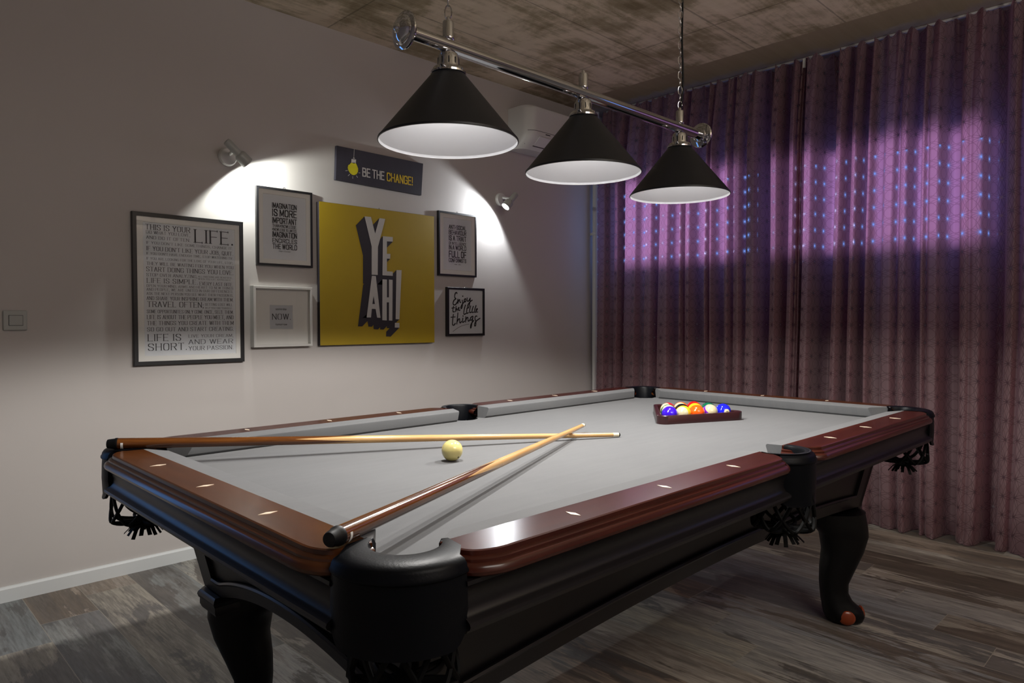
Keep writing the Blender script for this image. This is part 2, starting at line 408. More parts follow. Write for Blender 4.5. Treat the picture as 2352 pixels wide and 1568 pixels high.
struct('baseboard_left', mb, BASEB, smooth=0)
# window wall behind the curtain, with high basement windows
wins = [(0.70, 1.87), (-0.62, 0.56), (-2.4, -0.80)]
WZ0, WZ1 = 1.50, 2.12
mb = MB()
mb.box(XF, XF+0.3, YR, WALL_Y, 0, WZ0); mb.box(XF, XF+0.3, YR, WALL_Y, WZ1, CEIL_Z)
ys = [YR] + [y for w in sorted(wins) for y in w] + [WALL_Y]
for i in range(0, len(ys), 2): mb.box(XF, XF+0.3, ys[i], ys[i+1], WZ0, WZ1)
struct('wall_front', mb, make_wall('wall_plaster_grey', (0.34, 0.34, 0.35)), smooth=0)
for i, (a, b) in enumerate(wins):
    mb = MB(); mb.box(XF+0.02, XF+0.03, a, b, WZ0, WZ1)
    w = struct('window_%d' % (i+1), mb, WINPANE, smooth=0)
    f = MB()
    for q in ((a, a+0.03, WZ0, WZ1), (b-0.03, b, WZ0, WZ1), (a, b, WZ0, WZ0+0.03), (a, b, WZ1-0.03, WZ1)):
        f.box(XF+0.005, XF+0.02, *q)
    f.build('window_frame', WHITE_PL, w, smooth=0)
    light('window_daylight', 'AREA', (XF+0.001, (a+min(b, 1.62))/2, (WZ0+WZ1)/2), (-1, 0, 0), 2.6*(b-a), (0.60, 0.56, 1.0), shape='RECTANGLE', size=(min(b, 1.62)-a)*.96, size_y=(WZ1-WZ0)*.94, spread=math.radians(34))

mb = MB(); mb.box(-2.12, -1.80, WALL_Y-.012, WALL_Y-.004, 0.72, 1.85)  # unseen framed pane, added to reflect as thin blue highlights in the rail mouldings
w = struct('window_4', mb, emit('window_dusk_blue', (0.16, 0.42, 1.0), 1.9), smooth=0)
f = MB()
for q in ((-2.16, -2.12, .68, 1.89), (-1.80, -1.76, .68, 1.89), (-2.16, -1.76, .68, .72), (-2.16, -1.76, 1.85, 1.89)): f.box(q[0], q[1], WALL_Y-.03, WALL_Y-.002, q[2], q[3])
f.build('window_frame', WHITE_PL, w, smooth=0)

# ------------------------------------------------------------------ pool table
T = 0.79; NX, NY = 1.1176, 0.5588; BED = 0.745
tb = thing('pool_table', 'dark wood pool table with grey cloth, cherry rails and leather drop pockets', 'pool table', (0, 0, 0))

# bed cloth, cut round for the pockets
def arc(c, r, a0, a1, n=10): return [(c[0]+r*math.cos(a0+(a1-a0)*i/n), c[1]+r*math.sin(a0+(a1-a0)*i/n)) for i in range(n+1)]
BX, BY = NX+0.05, NY+0.05
poly = []
PC = (1.1356, 0.5768); PR = 0.0535
poly += [(x-0.0, y) for x, y in arc((-PC[0], -PC[1]), PR, PI*.86, -PI*.36)] + arc((0, -0.627), 0.060, PI-0.32, 0.32)
poly += arc((PC[0], -PC[1]), PR, PI*1.36, PI*.14) + arc((PC[0], PC[1]), PR, -PI*.14, -PI*1.36)
poly += arc((0, 0.627), 0.060, -0.32, -PI+0.32) + arc((-PC[0], PC[1]), PR, PI*.36, -PI*.86)
mb = MB(); mb.prism(poly, BED-0.03, BED); mb.build('playing_surface', FELT, tb, smooth=0)
mb = MB(); mb.prism([(x*0.998, y*0.998) for x, y in poly], BED-0.075, BED-0.031); mb.build('slate_bed', ESPRESSO_DK, tb, smooth=0)

def side_frame(kind, s):
    # returns f(t, o, z): t along the side, o outward from the cushion nose
    if kind == 'long': return lambda t, o, z: Vector((t, s*(NY+o), z))
    return lambda t, o, z: Vector((s*(NX+o), t, z))
CUSH = [(0.0500, 0.7900), (0.004, 0.7865), (0.0, 0.7835), (0.0, 0.7795), (0.010, 0.752), (0.018, 0.7455), (0.0500, 0.7455)]
MOULD = [(0, .7900), (0.0030, .7885), (0.0040, .7820), (0.0090, .7805), (0.0115, .7785), (0.0120, .7745), (0.0165, .7730),
         (0.0205, .7690), (0.0220, .7635), (0.0205, .7585), (0.0170, .7555), (0.0100, .7540), (-0.010, .7540)]
SKIRT = [(0.095, 0.7540), (0.1295, 0.7540), (0.1300, 0.7480), (0.1270, 0.7460), (0.1215, 0.7360), (0.1180, 0.7240), (0.1185, 0.7120), (0.1225, 0.7030), (0.1260, 0.7000),
         (0.1290, 0.6985), (0.1345, 0.6950), (0.1360, 0.6905), (0.1340, 0.6860), (0.1290, 0.6830), (0.1270, 0.6790), (0.1200, 0.6770), (0.095, 0.6770)]
def rail_end(kind, L):
    if kind == 'corner':
        e = [(L-0.0246, 0.050), (L-0.0250, 0.085)] + [tuple(p) for p in chaikin([(L-0.0255, 0.096), (L-0.034, 0.114), (L-0.062, 0.127), (L-0.085, 0.129)], 2)]
    else:
        e = [(0.066, 0.050), (0.070, 0.072)] + [tuple(p) for p in chaikin([(0.074, 0.086), (0.088, 0.110), (0.110, 0.128), (0.135, 0.129)], 2)]
    return e
def make_rail(kind, s, ends, sights, nm=CHERRY):
    F = side_frame(kind, s)
    # ends: ((end kind, L, sign), ...) ; path runs from the first inner corner round the outside to the second
    (ka, La, sa), (kb, Lb, sb) = ends
    pa = [(sa*t, o) for t, o in rail_end(ka, La)]; pb = [(sb*t, o) for t, o in rail_end(kb, Lb)][::-1]
    path = [Vector(p) for p in pa+pb]
    mb = MB(); secs = []
    cen = Vector(((path[0].x+path[-1].x)/2, 0.08))
    for i, p in enumerate(path):
        t = path[min(i+1, len(path)-1)]-path[max(i-1, 0)]
        nrm = Vector((-t.y, t.x)).normalized()
        if nrm.dot(p-cen) < 0: nrm = -nrm
        secs.append([F(p.x+nrm.x*o, p.y+nrm.y*o, z) for o, z in MOULD])
    mb.loft(secs, False, False)
    n = len(path)
    mb.add([F(p.x, p.y, T) for p in path], [tuple(range(n))])
    mb.add([F(p.x, p.y, 0.754) for p in path], [tuple(range(n))])
    mb.add([F(path[0].x, .05, T), F(path[-1].x, .05, T), F(path[-1].x, .05, .754), F(path[0].x, .05, .754)], [(0, 1, 2, 3)])
    rail = mb.build('rail', nm, tb, smooth=30)
    for t in sights:
        d = MB(); h, w = 0.0175, 0.0062
        q = [(t-w, .092), (t, .092-h), (t+w, .092), (t, .092+h)]
        d.add([F(a, o, T-0.001) for a, o in q]+[F(a, o, T+0.0007) for a, o in q], [(0,1,2,3), (4,5,6,7), (0,1,5,4), (1,2,6,5), (2,3,7,6), (3,0,4,7)])
        d.build('diamond_sight', BONE, rail, smooth=0)
    # cushion
    def cend(k, L): return (L-0.088, L-0.024) if k == 'corner' else (0.074, 0.062)
    na, ba = [sa*x for x in cend(ka, La)]; nb_, bb = [sb*x for x in cend(kb, Lb)]
    mb = MB(); secs = []
    for nose, back in ((na, ba), (nb_, bb)):
        # round the facing a little at the nose
        secs.append([F(back+(nose-back)*(1-o/0.05), o, z) for o, z in CUSH])
    mid0 = [F(na+(nb_-na)*0.012, o, z) if o < .03 else F(ba+(bb-ba)*0.012, o, z) for o, z in CUSH]
    mb.loft([secs[0], secs[1]]); mb.build('cushion', FELT, tb, smooth=25)
    # dark skirt board under the rail
    e0 = (sa*(La-0.008)) if ka == 'corner' else sa*0.070
    e1 = (sb*(Lb-0.008)) if kb == 'corner' else sb*0.070
    mb = MB(); mb.loft([[F(e0, o, z) for o, z in SKIRT], [F(e1, o, z) for o, z in SKIRT]]); mb.build('skirt_board', ESPRESSO, tb, smooth=30)
D = 0.2794
for s in (-1, 1):
    make_rail('long', s, (('corner', NX, -1), ('side', NX, -1)), (-3*D, -2*D, -D))
    make_rail('long', s, (('corner', NX, 1), ('side', NX, 1)), (D, 2*D, 3*D))
    make_rail('short', s, (('corner', NY, -1), ('corner', NY, 1)), (-D, 0, D), CHERRY_Y)

# leather pockets with nets
def pocket(c, axis_ang, r_in, r_out, half, k_in, zb, rb, net_off, net_r, gold=False):
    c = Vector((c[0], c[1], 0)); secs = []; N = 28; st = []
    def P(r, a, z): return Vector((c.x+r*math.cos(axis_ang+a), c.y+r*math.sin(axis_ang+a), z))
    for i in range(N+1):
        ph = -half+2*half*i/N; pi_ = ph*k_in; e = max(0, (abs(ph)/half-0.72)/0.28)
        zz = zb+rb*e*e; ro = r_out
        secs.append([P(r_in, pi_, .70), P(r_in-.001, pi_, .783), P(r_in+.003, pi_*.99+ph*.01, .7905), P(r_in+.012, pi_*.9+ph*.1, .7922), P((r_in+ro)/2+.004, pi_*.4+ph*.6, .7915), P(ro-.012, ph, .7895), P(ro-.004, ph, .7855), P(ro, ph, .780),
                     P(ro+.001, ph, .775), P(ro+.0035, ph, .7715), P(ro+.0035, ph, .768), P(ro, ph, .7645), P(ro+.001, ph, .750), P(ro+.002, ph, .715), P(ro, ph, zz+.01), P(ro+.002, ph, zz),
                     P(ro-.006, ph, zz), P(ro-.007, ph, .735), P(r_in+.008, pi_, .735), P(r_in+.007, pi_, .70)])
    mb = MB(); mb.loft(secs)
    pk = mb.build('pocket', LEATHER, tb, smooth=40)
    s_ = MB(); path = []
    n = 70
    for i in range(n):
        ph = -half*.9+2*half*.9*i/(n-1)
        a = ph*(.85*k_in+.15); p = P(r_in+.014, a, .7913); t = Vector((-math.sin(axis_ang+a), math.cos(axis_ang+a), 0))
        nrm = Vector((math.cos(axis_ang+a), math.sin(axis_ang+a), 0))
        s_.add([p-nrm*.0016-t*.0006, p+nrm*.0016-t*.0006, p+nrm*.0016+t*.0006, p-nrm*.0016+t*.0006, p+Vector((0,0,.0009))],
               [(0,1,4), (1,2,4), (2,3,4), (3,0,4)])
    s_.build('stitching', STITCH, pk, smooth=0)
    # woven leather net
    nb = MB(); d = Vector((math.cos(axis_ang), math.sin(axis_ang), 0)); cn = c+d*net_off
    def rad(t): return net_r*(.95+.10*t/.70) if t < .70 else net_r*(1.05-.80*((t-.70)/.30)**1.3)
    def zt_(t): return z0+(z1-z0)*min(1, math.sin(min(1, t/.90)*PI/2)**1.0)
    z0, z1 = 0.745, 0.590; K = 8
    for k in range(K):
        for sg in (-1, 1):
            path = []
            for i in range(25):
                t = i/24; tri = abs(((t*2.0+.5) % 1)-.5)*2
                a = 2*PI*(k+.5)/K + sg*PI/K*(tri*0.94+.03)
                path.append((cn.x+rad(t)*math.cos(a), cn.y+rad(t)*math.sin(a), zt_(t)))
            nb.tube(path, 0.0056, 6, flat=0.7)
    nb.tube([(cn.x+.020*math.cos(2*PI*i/16), cn.y+.020*math.sin(2*PI*i/16), z1) for i in range(16)], .007, 8, ring=True)
    nb.lathe([(.012, .012), (.024, .004), (.026, -.006), (.018, -.016), (.004, -.018)], (cn.x, cn.y, z1), n=14)
    rng = random.Random(int(c.x*100)+int(c.y*10))
    for k in range(15):
        a = 2*PI*k/15+rng.uniform(-.1, .1); q = Vector((math.cos(a), math.sin(a), 0)); e = Vector((-q.y, q.x, 0)); r1 = rng.uniform(.040, .052)
        p0 = Vector((cn.x, cn.y, z1-.008))+q*.014; p1 = Vector((cn.x, cn.y, z1-.018))+q*(r1*.70); p2 = Vector((cn.x, cn.y, z1-.036+rng.uniform(-.005, .005)))+q*r1
        w = .0052
        for off in (Vector((0,0,.0012)),):
            nb.loft([[p-e*w, p+e*w, p+e*w+off, p-e*w+off] for p in (p0, p1, p2)])
    nb.build('net', NETM, pk, smooth=40)
    if gold:
        for a in (-.45, .45):
            g = MB(); p = P(r_out-.020, a, .702); g.box(p.x-.010, p.x+.010, p.y-.010, p.y+.010, .690, .716)
            g.build('bolt', BRASS, pk, smooth=0, bevel=.002)
for sx in (-1, 1):
    for sy in (-1, 1):
        pocket((sx*1.1356, sy*0.5768), math.atan2(sy, sx), 0.0525, 0.111, math.radians(60), 1.86, 0.664, 0.03, 0.018, 0.076, gold=(sx*sy < 0))
for sy in (-1, 1):
    pocket((0, sy*0.627), sy*PI/2, 0.062, 0.090, math.radians(62), 1.64, 0.662, 0.02, 0.015, 0.072)

# tapering cabinet with arched bottoms
def ax(z): return 1.069+(z-.58)*.2
def zb_long(x): return .475-.055*(x/1.04)**2
def zb_short(y): return max(.412, .471-.46*y*y)
def cab_pt(kind, s, t, z, inset=0.0):
    a = ax(z); b = a-.5588
    if kind == 'long': return Vector((t*a, s*(b-inset), z))
    return Vector((s*(a-inset), t*b, z))
mb = MB(); fr = MB(); bead = MB()
for kind in ('long', 'short'):
    for s in (-1, 1):
        zf = (lambda t: zb_long(t*1.04)) if kind == 'long' else (lambda t: zb_short(t*.48))
        N = 40; ts = [-1+2*i/N for i in range(N+1)]
        rise = .040 if kind == 'long' else .032
        mb.loft([[cab_pt(kind, s, t, zf(t), .010), cab_pt(kind, s, t, .69, .010), cab_pt(kind, s, t, .69, .030), cab_pt(kind, s, t, zf(t), .030)] for t in ts])
        st_ = .085 if kind == 'long' else .15
        def band(tlist, z_lo, z_hi):
            fr.loft([[cab_pt(kind, s, t, z_lo(t), 0), cab_pt(kind, s, t, z_hi(t), 0), cab_pt(kind, s, t, z_hi(t), .012), cab_pt(kind, s, t, z_lo(t), .012)] for t in tlist])
        band(ts, zf, lambda t: zf(t)+rise)
        for e in (-1, 1):
            tl = [e*(1-st_*i/3) for i in range(4)]
            band(tl, lambda t: zf(t)+rise, lambda t: .69)
        bt = [(-1+st_)+2*(1-st_)*i/N for i in range(N+1)]
        bead.tube([cab_pt(kind, s, t, zf(t)+rise+.002, 0.002) for t in bt], .0055, 6)
mb.build('cabinet', ESPRESSO, tb, smooth=0); fr.build('cabinet_frame', ESPRESSO, tb, smooth=0); bead.build('panel_moulding', ESPRESSO, tb, smooth=50)
# cabriole legs
LEGP = [(0.0, .942, 1.040, .044), (.010, .928, 1.060, .058), (.028, .920, 1.067, .064), (.045, .917, 1.060, .062), (.060, .915, 1.040, .056), (.080, .912, 1.018, .049), (.11, .908, 1.003, .044), (.145, .905, 1.003, .045),
        (.20, .906, 1.027, .052), (.265, .914, 1.055, .062), (.325, .905, 1.070, .072), (.36, .876, 1.066, .080), (.415, .845, 1.055, .086)]
DL = 0.505
for sx in (-1, 1):
    for sy in (-1, 1):
        def LP(sd, w, z):
            # sd along the corner diagonal, w across it
            X = (sd*2**.5+DL)/2; Y = (sd*2**.5-DL)/2; k = w/2**.5
            return Vector((sx*(X+k), sy*(Y-k), z))
        mb = MB(); secs = []
        pts = [Vector(p) for p in LEGP]
        lev = []
        for i in range(len(LEGP)-1):
            for q in range(3):
                f = q/3; a, b = LEGP[i], LEGP[i+1]
                f2 = f
                lev.append(tuple(a[k]+(b[k]-a[k])*f2 for k in range(4)))
        lev.append(LEGP[-1])
        for z, si, so, hw in lev:
            c, h = (si+so)/2, (so-si)/2; ring = []
            for k in range(28):
                a = 2*PI*k/28; ca, sa = math.cos(a), math.sin(a)
                x = math.copysign(abs(ca)**.75, ca)*h; y = math.copysign(abs(sa)**.75, sa)*hw
                toe = 1.0
                if z < .075: toe = 1-.07*(.5+.5*math.cos(6*a+PI))*min(1, (.075-z)/.04)
                ring.append(LP(c+x*toe, y*toe, z))
            secs.append(ring)
        mb.loft(secs)
        leg = mb.build('leg', ESPRESSO_DK, tb, smooth=60)
        pm = MB(); secs = []
        for z, e in ((.362, .96), (.372, 1.0), (.386, 1.0), (.390, 1.03), (.398, 1.05), (.404, 1.03), (.410, .98)):
            # a square block set flush with the cabinet corner, its outer corner cut off
            g = (e-1)*.10; a0, a1, ch = .925-g, 1.052+g, .026
            secs.append([Vector((sx*x, sy*(y-.5588), z)) for x, y in ((a0, a0), (a1, a0), (a1, a1-ch), (a1-ch, a1), (a0, a1))])
        pm.loft(secs); pm.build('leg_plate', ESPRESSO, leg, smooth=30)
        for aa in (-102, -8, 102):
            a = math.radians(aa); pd = MB()
            ctr = LP(.992+.062*math.cos(a), .057*math.sin(a), .030)
            tip = (LP(.992+.162*math.cos(a), .157*math.sin(a), .030)-ctr).normalized()
            pd.ell(ctr, (.011, .030, .027), 18, 12, rot=tip.to_track_quat('X', 'Z'))
            pd.build('foot_pad', FOOTPAD, leg, smooth=60)

# ------------------------------------------------------------------ cues
def make_cue(label, p0, p1):
    p0, p1 = Vector(p0), Vector(p1); L = (p1-p0).length
    r = thing('pool_cue', label, 'pool cue', p0, 'pool cues crossed on the table')
    r.rotation_euler = (p1-p0).to_track_quat('X', 'Z').to_euler()
    def rad(x): return .0148+(.0064-.0148)*min(1, x/L)**.92
    def lat(x0, x1, nm, mat, n=12, extra=0.0, flat=None):
        mb = MB(); pr = [(rad(x0+(x1-x0)*i/n)+extra, x0+(x1-x0)*i/n) for i in range(n+1)]
        if flat: pr = flat(pr)
        mb.lathe(pr, (0, 0, 0), (1, 0, 0), 24)
        me_o = mb
        o = MB(); o.v = mb.v; o.f = mb.f; o.m = mb.m
        me = o.build(nm, mat, None, smooth=40); me.parent = r
        return me
    b = lat(.022, .66, 'butt', CUEBUTT)
    lat(.66, L-.026, 'shaft', MAPLE)
    lat(0, .026, 'bumper', RUBBER, 5, 0.0004, lambda pr: [(.0005, 0.0), (.008, .0003), (.0106, .0016), (.0118, .005), (.0134, .018), (.0150, .0205), (.0150, .026)])
    lat(L-.026, L-.006, 'ferrule', IVORY, 3, .0001)
    lat(L-.006, L, 'tip', RUBBER, 3, 0, lambda pr: pr[:-1]+[(pr[-1][0]*.75, L-.0008), (.001, L)])
    # small paper label wrapped on the butt
    s = MB(); secs = []
    for i in range(7):
        a = math.radians(-192+i*11)
        secs.append([(.034, (rad(.03)+.0006)*math.sin(a+.9), (rad(.03)+.0006)*math.cos(a+.9)), (.040, (rad(.04)+.0006)*math.sin(a+.9), (rad(.04)+.0006)*math.cos(a+.9))])
    s.loft(secs, False, False); o = s.build('label_sticker', STICKER, None, smooth=0); o.parent = r
    return r
make_cue('pool cue reaching from the far left rail straight across the cloth behind the cream ball', (-1.239, .576, .8060), (.078, -.066, .7530))
make_cue('pool cue with its butt over the nearest corner pocket, tip resting on the other cue', (-1.240, -.536, .8078), (.062, .072, .7716))

# ------------------------------------------------------------------ balls, rack
R = 0.028575
def ball_mat(name, col, stripe, cream=(0.46, 0.40, 0.25)):
    m = NT(name)
    if stripe:
        tc = m.n('ShaderNodeTexCoord'); s = m.n('ShaderNodeSeparateXYZ'); m.t.links.new(tc.outputs['Object'], s.inputs[0])
        f = m.math('LESS_THAN', m.math('ABSOLUTE', s.outputs[2]), 0.0158)
        c = m.mix(f, c4(*cream), c4(*col))
    else:
        nz = m.noise(m.coord('Object'), 30, 2); c = m.mix(nz, c4(*[x*.97 for x in col]), c4(*col))
    m.p(Base_Color=c, Roughness=0.06, Coat_Weight=0.5, Coat_Roughness=0.03); return m.mat
sph = MB(); sph.ell((0, 0, 0), (R, R, R), 48, 28); RB = 1.04
def ball_mesh(name, mat):
    me = sph.build(name, mat, None, smooth=60); return me
GLY2 = [[(0, 4.6), (.3, 5.6), (1.2, 6), (2.8, 6), (3.7, 5.4), (3.8, 4.2), (3, 3), (0, 0), (4, 0)]]
def make_ball(name, label, x, y, mat, aim=None, up_=None, num=False, group='racked pool balls'):
    o = ball_mesh(name, mat); tag(o, label, 'pool ball', group); o.location = (x, y, BED+R)
    if aim is not None: o.rotation_euler = Vector(aim).to_track_quat('Z', 'Y').to_euler()
    return o
cb = make_ball('cue_ball', 'cream cue ball alone on the cloth between the two cues', -0.5534, 0.0187, ball_mat('cue_ball_cream', (0.60, 0.52, 0.20), False), group=None)
def on_sphere(c, d, r, ang, n=20, lift=.0003):
    # a spherical-cap disc on a ball, centred on direction d
    d = Vector(d).normalized(); q = d.to_track_quat('Z', 'Y'); vs = [Vector(c)+d*(R+lift)]; fs = []
    rings = 4
    for k in range(1, rings+1):
        t = ang*k/rings
        for i in range(n):
            a = 2*PI*i/n; vs.append(Vector(c)+q @ Vector((math.sin(t)*math.cos(a), math.sin(t)*math.sin(a), math.cos(t)))*(R+lift))
    for i in range(n):
        fs.append((0, 1+i, 1+(i+1) % n))
        for k in range(rings-1):
            b = 1+k*n; fs.append((b+i, b+n+i, b+n+(i+1) % n, b+(i+1) % n))
    return vs, fs
vd = (CAM-Vector(cb.location)).normalized()
rgt = rt.copy(); upv = Vector((0, 0, 1))
dd = (vd*0.55+rgt*0.55-upv*0.62)
m_ = MB(); v_, f_ = on_sphere((0, 0, 0), dd, R, .085); m_.add(v_, f_); o = m_.build('dot', INK, None, smooth=60); o.parent = cb

e1 = Vector((.914, -.406, 0)); e2 = Vector((.406, .914, 0))
F0 = Vector((.589, -.0412, 0)); SP = .0596
rk = [
 [('ball_violet', 'blue-violet ball at the left end of the front row in the rack', (0.035, 0.005, 0.50), 0, None), ('ball_cream_gold', 'cream ball with a gold edge, second in the front row of the rack', (0.75, 0.40, 0.01), 1, (-.93, -.20, .16)),
  ('ball_orange', 'plain orange ball in the middle of the front row of the rack', (0.85, 0.085, 0.004), 0, None), ('ball_cream_purple', 'cream ball with a purple lower band, fourth in the front row of the rack', (0.13, 0.012, 0.36), 1, (-.30, -.52, .62)),
  ('ball_two', 'blue ball with the number 2 at the right end of the front row', (0.008, 0.012, 0.60), 0, None)],
 [('ball_cream_green', 'cream ball with a green band behind the blue-violet ball', (0.004, 0.10, 0.05), 1, (-.84, -.50, .30)), ('ball_black', 'black ball showing as a thin dark arc behind the cream and gold ball', (0.006, 0.006, 0.006), 0, None),
  ('ball_yellow', 'yellow-orange ball showing as an arc behind the plain orange ball', (0.90, 0.38, 0.01), 0, None), ('ball_green', 'dark green ball showing beside the cream and purple ball', (0.003, 0.095, 0.045), 0, None)],
 [('ball_cream_red', 'cream ball with a red band at the back left of the rack', (0.52, 0.008, 0.012), 1, (-.95, .05, .30)), ('ball_cream_orange', 'cream ball with an orange band behind the black ball', (0.85, 0.12, 0.006), 1, (-.90, -.30, .30)),
  ('ball_red', 'red ball behind the yellow-orange ball', (0.75, 0.006, 0.006), 0, None)]]
for r_, row in enumerate(rk):
    n = len(row)
    for k, (nm, lb, col, stp, aim) in enumerate(row):
        p = F0 + e1*SP*(k-(n-1)/2) + e2*(SP*.866*r_)
        o = make_ball(nm, lb, p.x, p.y, ball_mat(nm+'_paint', col, stp), aim); o.scale = (RB, RB, RB); o.location.z = BED+R*RB
        if nm == 'ball_two':
            vdir = (CAM-Vector(o.location)).normalized(); d = (vdir*.80+rt*.40-Vector((0, 0, 1))*.10+Vector((0,0,.02))).normalized()
            m_ = MB(); v_, f_ = on_sphere((0, 0, 0), d, R, .40); m_.add(v_, f_); disc = m_.build('number_disc', plain('ball_disc_cream', (.62, .56, .36), .1), None, smooth=60); disc.parent = o
            q = d.to_track_quat('Z', 'Y'); g = MB()
            zc = q.inverted() @ Vector((0, 0, 1)); a0 = math.atan2(zc.x, zc.y)
            P = [Vector(((x-2)*.0011, (y-3)*.0011, 0)) for x, y in GLY2[0]]
            P = chaikin(P, 2); pts = []
            for p_ in P:
                x = p_.x*math.cos(-a0)-p_.y*math.sin(-a0); y = p_.x*math.sin(-a0)+p_.y*math.cos(-a0)
                pts.append(q @ (Vector((x, y, (R*R-x*x-y*y)**.5)).normalized()*(R+.0004)))
            g.tube(pts, .00075, 6); gg = g.build('numeral', INK, disc, smooth=0)
            gg.location = (0, 0, 0)
            for v in gg.data.vertices: v.co += Vector(o.location)

rc = F0+e2*(SP*.866*4/3)
rack = thing('ball_rack', 'dark mahogany triangle rack holding the coloured balls', 'ball rack', (rc.x, rc.y, BED))
mb = MB()
def tri_outline(off, rr, n=8):
    # rounded triangle round the ball layout; off = distance of the side lines from the outer ball centres
    side = SP*4; cs = [(-side/2, 0), (side/2, 0), (0, side*.866)]; out = []
    for (cx, cy), a0 in zip(cs, (PI+PI/6, 1.5*PI, PI/6)):
        # corner arcs sweep 120 degrees
        for i in range(n+1):
            a = a0+(2*PI/3)*i/n-(PI/6 if a0 != 1.5*PI else 0)+(0 if a0 != PI/6 else 0)
            out.append((cx, cy, a))
    res = []
    for (cx, cy), mid in zip(cs, (PI+PI/6, -PI/6, PI/2)):
        # rounded corner: centre moved inwards so radius rr meets both sides
        k = (off-rr)/math.cos(PI/3)
        for i in range(n+1):
            a = mid-PI/3+(2*PI/3)*i/n
            res.append((cx+k*math.cos(mid)+rr*math.cos(a), cy+k*math.sin(mid)+rr*math.sin(a)))
    return [F0+e1*x+e2*y for x, y in res]
oo, ii = tri_outline(R+.021, .030), tri_outline(R+.005, .022)
lv = [(.0002, oo), (.030, oo), (.032, [a*.9+b*.1 for a, b in zip(oo, ii)]), (.032, [a*.1+b*.9 for a, b in zip(oo, ii)]), (.030, ii), (.001, ii)]
mb.loft([[Vector((p.x, p.y, BED+z)) for p in o_] for z, o_ in lv], True, False, 0, True)
mb.build('rack_frame', RACKWOOD, rack, smooth=40)

# ------------------------------------------------------------------ billiard lamp
BARZ = 1.816
lamp = thing('billiard_lamp', 'chrome bar billiard lamp with three black cone shades hanging over the table', 'pendant lamp', (-.07, LAMP_Y, BARZ))
mb = MB(); mb.lathe([(.0175, -.735), (.0175, .605)], (0, LAMP_Y, BARZ), (1, 0, 0), 32); mb.build('bar', CHROME, lamp, smooth=40)
for x, s in ((-.728, -1), (.595, 1)):
    mb = MB(); mb.lathe([(.019, 0), (.024, .002), (.026, .006), (.034, .007), (.043, .010), (.0455, .014), (.0455, .018), (.041, .021), (.036, .022), (.034, .026), (.026, .032), (.018, .035), (.012, .037), (.009, .042), (.004, .045), (.0005, .0455)], (x, LAMP_Y, BARZ), (s, 0, 0), 36)
    mb.build('end_cap', CHROME, lamp, smooth=30)
for i, x in enumerate(LAMP_X):
    c = (x, LAMP_Y, BARZ)
    mb = MB(); mb.lathe([(.0130, .012), (.0150, .016), (.0155, .020), (.0145, .024), (.0145, .056), (.0130, .061), (.0055, .064), (.0050, .070), (.0030, .073), (.0005, .074)], c, n=24); mb.build('finial', CHROME, lamp, smooth=30)
    mb = MB(); mb.lathe([(.010, -.012), (.018, -.016), (.0245, -.022), (.0275, -.032), (.0285, -.052), (.0290, -.055), (.0385, -.057), (.0405, -.062), (.0450, -.067), (.0450, -.0715), (.042, -.073)], c, n=32); hd = mb.build('lamp_holder', CHROME, lamp, smooth=30)
    vm = MB()
    for k in range(10):
        a = 2*PI*k/10+.3; q = Vector((math.cos(a), math.sin(a), 0)); e = Vector((-q.y, q.x, 0)); p = Vector(c)+q*.0283
        vm.loft([[p-e*.0015+Vector((0,0,z)), p+e*.0015+Vector((0,0,z)), p+e*.0015-q*.002+Vector((0,0,z)), p-e*.0015-q*.002+Vector((0,0,z))] for z in (-.052, -.034)])
    vm.build('vent_slot', INK, hd, smooth=0)
    zt = BARZ-.0725
    mb = MB(); h0 = zt-RIM_Z
    mb.lathe([(.040, h0+.001), (.045, h0-.003)]+[(.045+(.1735-.045)*k/10, (h0-.003)*(1-k/10)+.0090*(k/10)) for k in range(1, 11)]+[(.1778, .0045), (.1785, .0), (.1765, -.001)], (x, LAMP_Y, RIM_Z), n=64, caps=False)
    sh = mb.build('lamp_shade', SHADE_BLK, lamp, smooth=30)
    mb = MB(); mb.lathe([(.1765, -.001), (.1755, -.0012), (.1745, .0060), (.1722, .0085)]+[(.1722+(.040-.1722)*k/10, .0085+(h0-.0125)*k/10) for k in range(1, 11)], (x, LAMP_Y, RIM_Z), n=64, caps=False)
    tag(mb.build('shade_lining', SHADE_WHT, sh, smooth=30), 'white inner lining')
    mb = MB(); mb.lathe([(.013, .168), (.014, .160), (.018, .150), (.024, .138), (.025, .128), (.021, .118), (.012, .112), (.001, .110)], (x, LAMP_Y, RIM_Z), n=24); mb.build('bulb', BULB, lamp, smooth=60)
def chain(x, z0, z1, hl, hw, r):
    mb = MB(); z = z0; k = 0; step = 2*hl-2.6*r
    while z < z1-.01:
        pts = []
        for i in range(20):
            a = 2*PI*i/20; u = hw*math.cos(a); w = hl*math.sin(a)
            pts.append((x+(u*.7 if k % 2 else u*.75), LAMP_Y+(u*.7 if k % 2 else -u*.7), z+hl+w))
        mb.tube(pts, r, 6, ring=True); z += step; k += 1
    return mb.build('chain', CHROME, lamp, smooth=60)
chain(LAMP_X[0], BARZ+.066, CEIL_Z-.02, .018, .0085, .0016)
chain(LAMP_X[2], BARZ+.066, CEIL_Z-.02, .015, .0070, .0012)
mb = MB(); mb.tube([(LAMP_X[2]+.004+.006*math.sin(k*1.1), LAMP_Y-.006+.004*math.cos(k*.9), BARZ+.07+(CEIL_Z-.02-BARZ-.07)*k/16) for k in range(17)], .0036, 8); mb.build('power_cord', RUBBER, lamp, smooth=60)
for x in (LAMP_X[0], LAMP_X[2]):
    mb = MB(); mb.lathe([(.045, 0), (.045, -.008), (.036, -.022), (.010, -.026)], (x, LAMP_Y, CEIL_Z), n=28); mb.build('ceiling_rose', CHROME, lamp, smooth=40)

